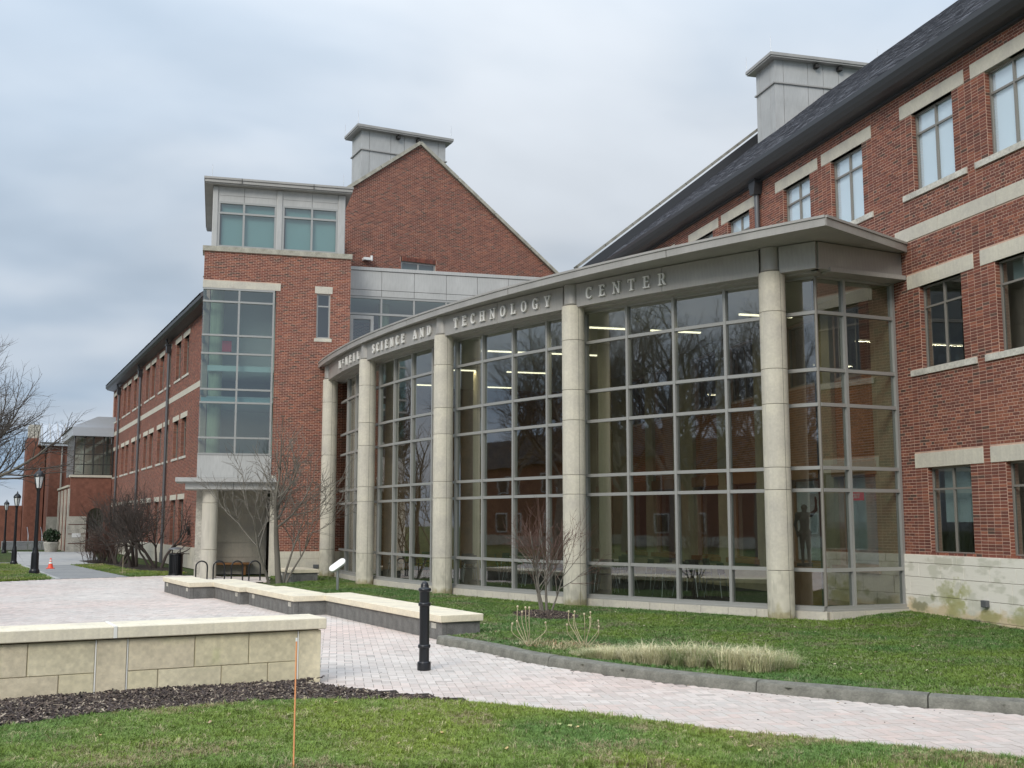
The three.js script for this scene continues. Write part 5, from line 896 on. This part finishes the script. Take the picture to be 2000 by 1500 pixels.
const bigA = growTree(101, BIG), bigB = growTree(202, { ...BIG, stems: [[[-0.05, 1, 0.03], 7.5, 0.4]], angle: [0.7, 0.66, 0.66, 0.7] });
// the tall tree reaching in from the left, and its neighbours behind
tree('bare_tree', 'tall bare tree with fine twigs reaching over the walk, left of the lamp post', -13.0, -63, bigB, [M.bark, M.bark_mid], 2.4, 0.84, 'bare trees along the left walk');
tree('bare_tree', 'bare tree with spreading twigs before the distant arcade building', -17.5, -92, bigB, [M.bark, M.bark_mid], 0.3, 0.95, 'bare trees along the left walk');
tree('bare_tree', 'slender bare tree between the lamp posts and the stair tower of the arcade building', -16.2, -77, bigA, [M.bark, M.bark_mid], 5.2, 0.86, 'bare trees along the left walk');
tree('bare_tree', 'bare tree standing far behind the lamp posts and steps', -24, -104, bigA, [M.bark, M.bark_mid], 4.1, 1.05, 'bare trees along the left walk');
// trees across the plaza that the glass mirrors
[[-16, -27, 1, 1.05], [-17, -37, 0, 1.0], [-15, -19, 0, 0.95], [-22, -24, 0, 1.0], [-27, -31, 1, 1.05], [-24, -42, 0, 1.1], [-33, -20, 1, 1.1], [-34, -50, 0, 1.15], [-25, -60, 1, 1.0], [-40, -36, 0, 1.2], [-30, -12, 1, 1.0], [-38, -68, 1, 1.1]].forEach(([x, z, k, s], i) => tree('bare_tree', 'large bare tree across the plaza, mirrored in the curved glass', x, z, k ? bigB : bigA, [M.bark, M.bark_mid], i * 1.37, s, 'bare trees mirrored in the glass'));
{ // multi-stemmed tree by the tower
  const P = { stems: [[[-0.02, 1, 0.03], 2.3, 0.085], [[0.16, 1, 0.06], 1.4, 0.036, [0.12, 0, 0]], [[0.5, 1, 0.05], 1.5, 0.03, [0.18, 0, 0.05]], [[-0.3, 1, 0.1], 1.5, 0.04, [-0.3, 0, 0.05]]], len: [2.4, 1.75, 0.95, 0.5], kids: [7, 7, 6], ref: [2.4, 1.8, 0.95], angle: [0.8, 0.66, 0.7], wander: [0.2, 0.4, 0.42, 0.4], lift: [0.05, 0.1, 0.07, 0.04], sides: [8, 6, 4, 3], seg: [7, 6, 4, 3], from: [0.5, 0.25, 0.2], rad: [0.085, 0.036, 0.016, 0.009], minR: 0.0075, woodLevels: 2 };
  tree('bare_tree', 'bare multi-stemmed tree in front of the brick tower and its porch', 2.25, -40.3, growTree(313, P), [M.bark, M.bark], 0.4, 1.35);
  const Q = { stems: [[[-0.28, 1, 0.1], 0.75, 0.028], [[0.1, 1, -0.1], 0.95, 0.03, [0.05, 0, 0]], [[-0.1, 1, -0.2], 0.85, 0.024, [-0.02, 0, -0.04]], [[0.4, 1, 0.12], 0.7, 0.02, [0.1, 0, 0.03]]], len: [0.8, 1.0, 0.55, 0.28], kids: [5, 6, 5], ref: [0.8, 1.0, 0.55], angle: [0.66, 0.5, 0.6], wander: [0.2, 0.25, 0.34, 0.4], lift: [0.02, 0.04, 0.03, 0.02], sides: [7, 5, 4, 3], seg: [6, 6, 4, 3], from: [0.4, 0.25, 0.2], rad: [0.03, 0.013, 0.006, 0.0035], minR: 0.0032, woodLevels: 2 };
  tree('sapling', 'small bare ornamental tree in a mulch ring on the lawn', 7.38, -24.7, growTree(424, Q), [M.bark, M.bark_red], 0.2, 1.3);
  const D = { stems: [[[-0.35, 1, 0.1], 1.7, 0.085], [[0.25, 1, 0.1], 1.6, 0.08, [0.3, 0, 0]], [[-0.6, 1, -0.1], 1.8, 0.06, [-0.2, 0, 0]], [[0.05, 1, -0.2], 1.8, 0.06, [0.1, 0, -0.2]]], len: [1.7, 1.6, 0.95, 0.5], kids: [5, 5, 5], ref: [1.7, 1.6, 0.95], angle: [0.7, 0.75, 0.75], wander: [0.4, 0.5, 0.5, 0.45], lift: [0.06, 0.09, 0.06, 0.04], sides: [7, 5, 4, 3], seg: [7, 6, 4, 3], from: [0.4, 0.2, 0.2], rad: [0.085, 0.04, 0.02, 0.011], minR: 0.009, woodLevels: 2 };
  const dk = growTree(515, D), dk2 = growTree(616, D);
  tree('bare_shrub', 'dark crooked bare shrub beside the first downspout of the brick wing', -2.65, -54.6, dk, [M.bark_dark, M.bark_dark], 0.3, 1.0, 'dark bare shrubs along the brick wing', 'shrub');
  tree('bare_shrub', 'dark leaning bare shrub in the mulch, second from the downspout', -3.7, -56.3, dk2, [M.bark_dark, M.bark_dark], 1.3, 1.08, 'dark bare shrubs along the brick wing', 'shrub');
  tree('bare_shrub', 'dark many-stemmed bare shrub in the mulch, third from the downspout', -4.6, -60.5, dk, [M.bark_dark, M.bark_dark], 2.6, 1.08, 'dark bare shrubs along the brick wing', 'shrub');
  tree('bare_shrub', 'dark bare shrub in the mulch nearest the arcade building', -5.6, -65, dk2, [M.bark_dark, M.bark_mid], 4.2, 1.1, 'dark bare shrubs along the brick wing', 'shrub');
  const H = { stems: Array.from({ length: 34 }, (_, i) => { const r = RNG(i * 31 + 5); const a = r() * 6.28; return [[Math.cos(a) * 0.55 * r(), 1, Math.sin(a) * 0.55 * r()], 0.9 + 0.4 * r(), 0.014, [Math.cos(a) * 0.5 * r(), 0, Math.sin(a) * 0.5 * r()]]; }), len: [1.1, 0.5, 0.25], kids: [7, 4], ref: [1.1, 0.5], angle: [0.6, 0.6], wander: [0.3, 0.4, 0.4], lift: [0.04, 0.04, 0.02], sides: [4, 3, 3], seg: [5, 3, 2], from: [0.2, 0.2], rad: [0.014, 0.008, 0.006], minR: 0.005, woodLevels: 1 };
  const hd = growTree(717, H);
  tree('twiggy_shrub', 'rounded brown twiggy shrub clipped low at the end of the mulch bed', -6.1, -62.3, hd, [M.bark_dark, M.bark_red], 0, 1.15, 'rounded twiggy shrubs', 'shrub'); tree('twiggy_shrub', 'rounded brown twiggy shrub tucked among the dark bare shrubs', -5.2, -61.2, hd, [M.bark_dark, M.bark_red], 2, 1.1, 'rounded twiggy shrubs', 'shrub');
}
{ // mulch ring of the sapling, as a low mound
  const pos = [], n = 40, h = (t) => 0.09 * (1 - t * t), R = (a) => 0.95 + 0.12 * (fbm(Math.cos(a) * 2 + 5, Math.sin(a) * 2 + 5, 1, 3) - 0.5), P = (a, t) => { const x = 7.38 + 0.72 * R(a) * t * Math.cos(a), z = -24.6 + 1.35 * R(a) * t * Math.sin(a); return [x, lawnY(x, z) + h(t) - 0.005, z]; };
  for (let i = 0; i < n; i++) for (let j = 0; j < 6; j++) { const a = i / n * 2 * PI, b = (i + 1) / n * 2 * PI, q = [P(a, j / 6), P(b, j / 6), P(b, (j + 1) / 6), P(a, (j + 1) / 6)]; pos.push(...q[0], ...q[1], ...q[2], ...q[0], ...q[2], ...q[3]); }
  const g = new THREE.BufferGeometry(); g.setAttribute('position', new THREE.Float32BufferAttribute(pos, 3)); g.computeVertexNormals(); tag(part(scene, 'mulch_ring', uvm(g), M.soil), undefined, undefined, undefined, 'structure');
}
lap('trees');
// ------------------------------------------------------------------ grass, mulch chips, dry plants
function tuftGeo(seed, blades, h, w, spread, lean) {
  const r = RNG(seed), pos = [];
  for (let i = 0; i < blades; i++) {
    const a = r() * 2 * PI, b = r() * 2 * PI, x = Math.cos(b) * spread * Math.sqrt(r()), z = Math.sin(b) * spread * Math.sqrt(r()), l = h * (0.6 + 0.6 * r()), t = lean * (0.3 + r()), ux = Math.cos(a), uz = Math.sin(a), wx = -uz * w / 2, wz = ux * w / 2;
    const m = [x + ux * l * t * 0.35, l * 0.6, z + uz * l * t * 0.35], e = [x + ux * l * t, l * (0.6 + 0.4 * Math.max(0.1, 1 - t)), z + uz * l * t];
    pos.push(x - wx, 0, z - wz, x + wx, 0, z + wz, m[0] + wx * 0.8, m[1], m[2] + wz * 0.8, x - wx, 0, z - wz, m[0] + wx * 0.8, m[1], m[2] + wz * 0.8, m[0] - wx * 0.8, m[1], m[2] - wz * 0.8, m[0] - wx * 0.8, m[1], m[2] - wz * 0.8, m[0] + wx * 0.8, m[1], m[2] + wz * 0.8, ...e);
  }
  const g = new THREE.BufferGeometry(); g.setAttribute('position', new THREE.Float32BufferAttribute(pos, 3)); g.computeVertexNormals(); return uvm(g);
}
function scatter(name, geo, mat, poly, count, yf, tone, size, seed, keep = () => true) {
  const r = RNG(seed), xs = poly.map((p) => p[0]), zs = poly.map((p) => p[1]), x0 = Math.min(...xs), x1 = Math.max(...xs), z0 = Math.min(...zs), z1 = Math.max(...zs), list = [], cols = [], q = new THREE.Quaternion(), e = new THREE.Euler(), v = new THREE.Vector3(), s = new THREE.Vector3();
  for (let i = 0; i < count * 6 && list.length < count; i++) {
    const x = rr(r, x0, x1), z = rr(r, z0, z1); if (!inPoly(poly, x, z) || !keep(x, z, r)) continue;
    const k = size(r); list.push(new THREE.Matrix4().compose(v.set(x, yf(x, z), z), q.setFromEuler(e.set((r() - 0.5) * 0.25, r() * 6.28, (r() - 0.5) * 0.25)), s.set(k, k * (0.8 + 0.4 * r()), k))); cols.push(tone(x, z, r));
  }
  const m = instanced(scene, numbered(name), geo, mat, list, cols); return m;
}
const green = (x, z, r) => { // patches of fresh, dull and dry turf
  const a = fbm(x * 0.55, z * 0.55, 12, 4), b = fbm(x * 2.3 + 7, z * 2.3, 5, 3), y = clamp(0.5 + (a - 0.5) * 2.6), d = sst(0.55, 0.75, b), v = 0.75 + 0.5 * r(), dry = r() < 0.08 + 0.2 * d;
  const thin = sst(0.6, 0.74, fbm(x * 1.1 + 3, z * 1.1, 21, 4)); if (r() < thin * 0.5) return rgb(0.3 * v, 0.25 * v, 0.13 * v);
  if (dry) return rgb(0.38 * v, 0.345 * v, 0.18 * v);
  return rgb((0.115 + 0.085 * y) * v, (0.21 + 0.055 * y) * v, (0.04 - 0.008 * y) * v);
};
const visible = (x, z, r) => { const p = new THREE.Vector3(x, 0.05, z); return frustum.containsPoint(p) || r() < 0.12; };
{
  const t1 = tuftGeo(1, 11, 0.06, 0.0044, 0.045, 0.9), t2 = tuftGeo(2, 12, 0.05, 0.008, 0.07, 0.9);
  tag(scatter('grass', t1, M.blade, FRONT, 140000, (x, z) => frontY(x, z) - 0.012, green, (r) => 0.65 + 0.5 * r() + (r() < 0.05 ? 0.5 : 0), 81, (x, z, r) => visible(x, z, r) && r() > sst(0.58, 0.76, fbm(x * 1.7, z * 1.7, 31, 4)) * 0.75), 'short green grass of the near lawn', 'grass');
  tag(scatter('grass', t2, M.blade, LAWN, 130000, (x, z) => lawnY(x, z) - 0.012, (x, z, r) => { const c = green(x, z, r).multiplyScalar(0.74); c.r *= 0.86; return c; }, (r) => 0.8 + 0.6 * r(), 82, (x, z, r) => visible(x, z, r) && Math.hypot((x - 7.38) / 0.72, (z + 24.6) / 1.35) > 1), 'green grass of the lawn before the curved glass', 'grass');
  const t3 = tuftGeo(3, 10, 0.07, 0.016, 0.12, 0.8);
  const LEFTLAWN = [[-5.95, -45.7], [-9.4, -60.2], [-10.0, -63], [-22, -66.5], [-22, -42.5], [-12, -42.4]], STRIP = [[-3.2, -46.8], [-1.7, -48.2], [-1.1, -50.2], [-3.2, -52], [-5.6, -60.8], [-6.9, -60.4]];
  tag(scatter('grass', t3, M.blade, LEFTLAWN, 14000, () => -0.02, green, (r) => 0.8 + 0.6 * r(), 83, visible), 'grass around the lamp posts', 'grass');
  tag(scatter('grass', t3, M.blade, STRIP, 5000, () => -0.02, green, (r) => 0.8 + 0.6 * r(), 84), 'grass strip between the walk and the shrubs', 'grass');
  // ragged grass along the edging and the kerb
  const chip = uvm(new THREE.BoxGeometry(0.062, 0.007, 0.016)), tone = (x, z, r) => { const v = 0.5 + r(), t = r(); return t < 0.12 ? rgb(0.3 * v, 0.25 * v, 0.19 * v) : t < 0.5 ? rgb(0.1 * v, 0.075 * v, 0.06 * v) : rgb(0.055 * v, 0.042 * v, 0.038 * v); };
  const flat = (name, poly, n, yf, seed, label) => { const m = scatter(name, chip, M.chip, poly, n, yf, tone, (r) => 0.45 + 1.2 * r() * r(), seed); const r = RNG(seed + 1), mt = new THREE.Matrix4(), p = new THREE.Vector3(), q = new THREE.Quaternion(), s = new THREE.Vector3(); for (let i = 0; i < m.count; i++) { m.getMatrixAt(i, mt); mt.decompose(p, q, s); q.setFromEuler(new THREE.Euler((r() - 0.5) * 1.3, r() * 6.28, (r() - 0.5) * 1.1)); p.y += r() * 0.02; s.y = 0.6 + 1.6 * r(); m.setMatrixAt(i, mt.compose(p, q, s)); } return tag(m, label, 'mulch'); };
  flat('mulch_chips', BED, 16000, bedY, 91, 'dark shredded bark mulch below the planter wall');
  const ring = Array.from({ length: 24 }, (_, i) => [7.38 + 0.7 * Math.cos(i / 24 * 2 * PI), -24.6 + 1.3 * Math.sin(i / 24 * 2 * PI)]);
  flat('mulch_chips', ring, 2200, (x, z) => lawnY(x, z) + 0.09 * (1 - Math.min(1, Math.hypot((x - 7.38) / 0.7, (z + 24.6) / 1.3) ** 2)), 93, 'dark mulch ring round the small bare tree');
  // leaf litter
  const leaf = uvm(new THREE.PlaneGeometry(0.05, 0.035, 2, 1).rotateX(-PI / 2)); { const p = leaf.attributes.position; for (let i = 0; i < p.count; i++) p.setY(i, Math.abs(p.getX(i)) * 0.5); leaf.computeVertexNormals(); }
  tag(scatter('leaf_litter', leaf, M.blade, FRONT, 90, (x, z) => frontY(x, z) + 0.03, (x, z, r) => rgb(0.34 + 0.2 * r(), 0.26 + 0.15 * r(), 0.17), (r) => 0.6 + 0.8 * r(), 95, visible), 'scattered dry leaves on the near lawn', 'leaves');
  tag(scatter('leaf_litter', leaf, M.blade, LAWN, 120, (x, z) => lawnY(x, z) + 0.03, (x, z, r) => rgb(0.4 + 0.2 * r(), 0.36 + 0.15 * r(), 0.28), (r) => 0.6 + 0.7 * r(), 96, visible), 'scattered dry leaves on the lawn by the glass', 'leaves');
}
{ // bits of leaf, soil and twig blown against the kerb and over the pavers
  const bit = uvm(new THREE.BoxGeometry(0.03, 0.006, 0.012)), strip = [...KERB.slice(4, 58), ...off(KERB, -0.35).slice(4, 58).reverse()], tone = (x, z, r) => { const v = 0.5 + r(); return r() < 0.3 ? rgb(0.3 * v, 0.22 * v, 0.13 * v) : rgb(0.07 * v, 0.055 * v, 0.045 * v); };
  tag(scatter('path_debris', bit, M.chip, strip, 420, () => 0.011, tone, (r) => 0.35 + 0.8 * r() * r(), 98), 'leaf bits and soil blown against the kerb', 'debris', null, 'stuff');
  tag(scatter('path_debris', bit, M.chip, [...EDGE.slice(2, 58), ...off(KERB, -0.35).slice(4, 58).reverse()], 160, () => 0.011, tone, (r) => 0.3 + 0.7 * r() * r(), 99), 'small leaf bits scattered over the pavers', 'debris', null, 'stuff');
}
{ // bleached ornamental grass behind the kerb: clumps set in a bed
  const g1 = tuftGeo(21, 64, 0.44, 0.008, 0.13, 1.1), r = RNG(44), line = smooth([[5.3, -16.35], [5.75, -15.6], [6.25, -14.95], [6.85, -14.4], [7.35, -13.95]], 40), mats = [], cols = [];
  for (let i = 0; i < 260; i++) { const t = r(), [x, z] = line[Math.floor(t * 40)], o = r() * (0.55 + 0.5 * t), px = x + 0.78 * o + (r() - 0.5) * 0.15, pz = z - 0.62 * o + (r() - 0.5) * 0.15, k = (0.42 + 0.4 * r()) * (0.6 + 0.55 * sst(0, 0.5, t)), v = 0.75 + 0.5 * r(), c = r(); mats.push(new THREE.Matrix4().compose(new THREE.Vector3(px, lawnY(px, pz) - 0.02, pz), new THREE.Quaternion().setFromAxisAngle(new THREE.Vector3(0, 1, 0), r() * 6.28), new THREE.Vector3(k, k * 1.1, k))); cols.push(c < 0.62 ? rgb(0.62 * v, 0.57 * v, 0.36 * v) : c < 0.88 ? rgb(0.46 * v, 0.45 * v, 0.25 * v) : rgb(0.2 * v, 0.26 * v, 0.1 * v)); }
  tag(instanced(scene, 'ornamental_grass', g1, M.blade, mats, cols), 'bed of bleached ornamental grass behind the kerb', 'grass');
  const straw = tuftGeo(22, 16, 0.2, 0.008, 0.16, 1.3), spot = [[4.75, -18.3], [5.3, -17.2], [6.3, -17.1], [6.0, -18.3]];
  tag(scatter('dry_litter', straw, M.blade, spot, 60, (x, z) => lawnY(x, z) - 0.02, (x, z, q) => { const v = 0.7 + 0.5 * q(); return q() < 0.25 ? rgb(0.42 * v, 0.22 * v, 0.12 * v) : rgb(0.55 * v, 0.48 * v, 0.28 * v); }, (q) => 0.5 + 0.5 * q(), 97), 'flattened straw of last year\'s plants behind the kerb', 'straw');
  const stems = (x, z, n, seed, label) => {
    const root = thing('dry_perennial', label, 'plant', [x, lawnY(x, z), z], 0, 'dry perennial stems behind the kerb'), q = RNG(seed);
    for (let i = 0; i < n; i++) { const a = q() * 6.28, d = 0.1 + 0.28 * q(), h = 0.32 + 0.4 * q(), x0 = x + 0.12 * (q() - 0.5), z0 = z + 0.12 * (q() - 0.5), y0 = lawnY(x, z), tip = [x0 + Math.cos(a) * d, y0 + h, z0 + Math.sin(a) * d], s = part(root, 'stem', tubeG([[x0, y0, z0], [x0 + Math.cos(a) * d * 0.55 + 0.04 * (q() - 0.5), y0 + h * 0.35, z0 + Math.sin(a) * d * 0.55], [tip[0] + 0.02 * (q() - 0.5), y0 + h * 0.7, tip[2]], tip], 0.0055, 5, 10), M.stem_dry); const b = shade(new THREE.Mesh(new THREE.IcosahedronGeometry(0.018, 1).scale(1, 1.2, 1).translate(...tip), M.stem_dry)); b.name = 'bud'; s.add(b); }
  };
  stems(5.02, -17.7, 7, 5, 'dry bare stems with swollen buds behind the kerb, nearest the seat wall'); stems(5.95, -17.65, 9, 9, 'dry bare stems with swollen buds beside the bleached grass clumps');
}
// ------------------------------------------------------------------ buildings across the lawn, seen only mirrored in the glass
{
  const hall = (x, z, w, h, turn, label) => {
    const root = thing('brick_hall', label, 'building', [0, 0, 0], 0, 'halls mirrored in the glass'); root.position.set(x, 0, z); root.rotation.y = turn; absOf.set(root, new THREE.Vector3());
    part(root, 'wall', boxG(-w / 2, w / 2, 0, h, -6, 6), M.brick_far); part(root, 'roof', prismXY([[-w / 2 - 0.5, h], [w / 2 + 0.5, h], [w / 2 - 2, h + 2.6], [-w / 2 + 2, h + 2.6]], [], -6.4, 6.4), M.roof_under);
    for (let i = 0; i < Math.floor(w / 4); i++) for (let y = 1.2; y + 2 < h; y += 3.6) { const wx = -w / 2 + 2 + i * 4; part(root, 'window', boxG(wx - 0.7, wx + 0.7, y, y + 1.8, 6.001, 6.06), M.white_paint); part(root, 'pane', boxG(wx - 0.6, wx + 0.6, y + 0.1, y + 1.7, 6.06, 6.08), M.joint); }
    part(root, 'stone_base', boxG(-w / 2 - 0.05, w / 2 + 0.05, 0, 0.9, -6.05, 6.05), M.stone_far);
  };
  hall(-62, -62, 36, 7.4, PI / 2 + 0.25, 'brick hall with white windows across the lawn, mirrored in the glass'); hall(-66, -14, 26, 7.0, PI / 2, 'low brick hall across the lawn, beyond the largest bare trees'); hall(-72, -38, 26, 8.4, PI / 2 + 0.1, 'tall brick hall across the lawn, between the two lower halls');
}
lap('done');
renderer.render(scene, camera);
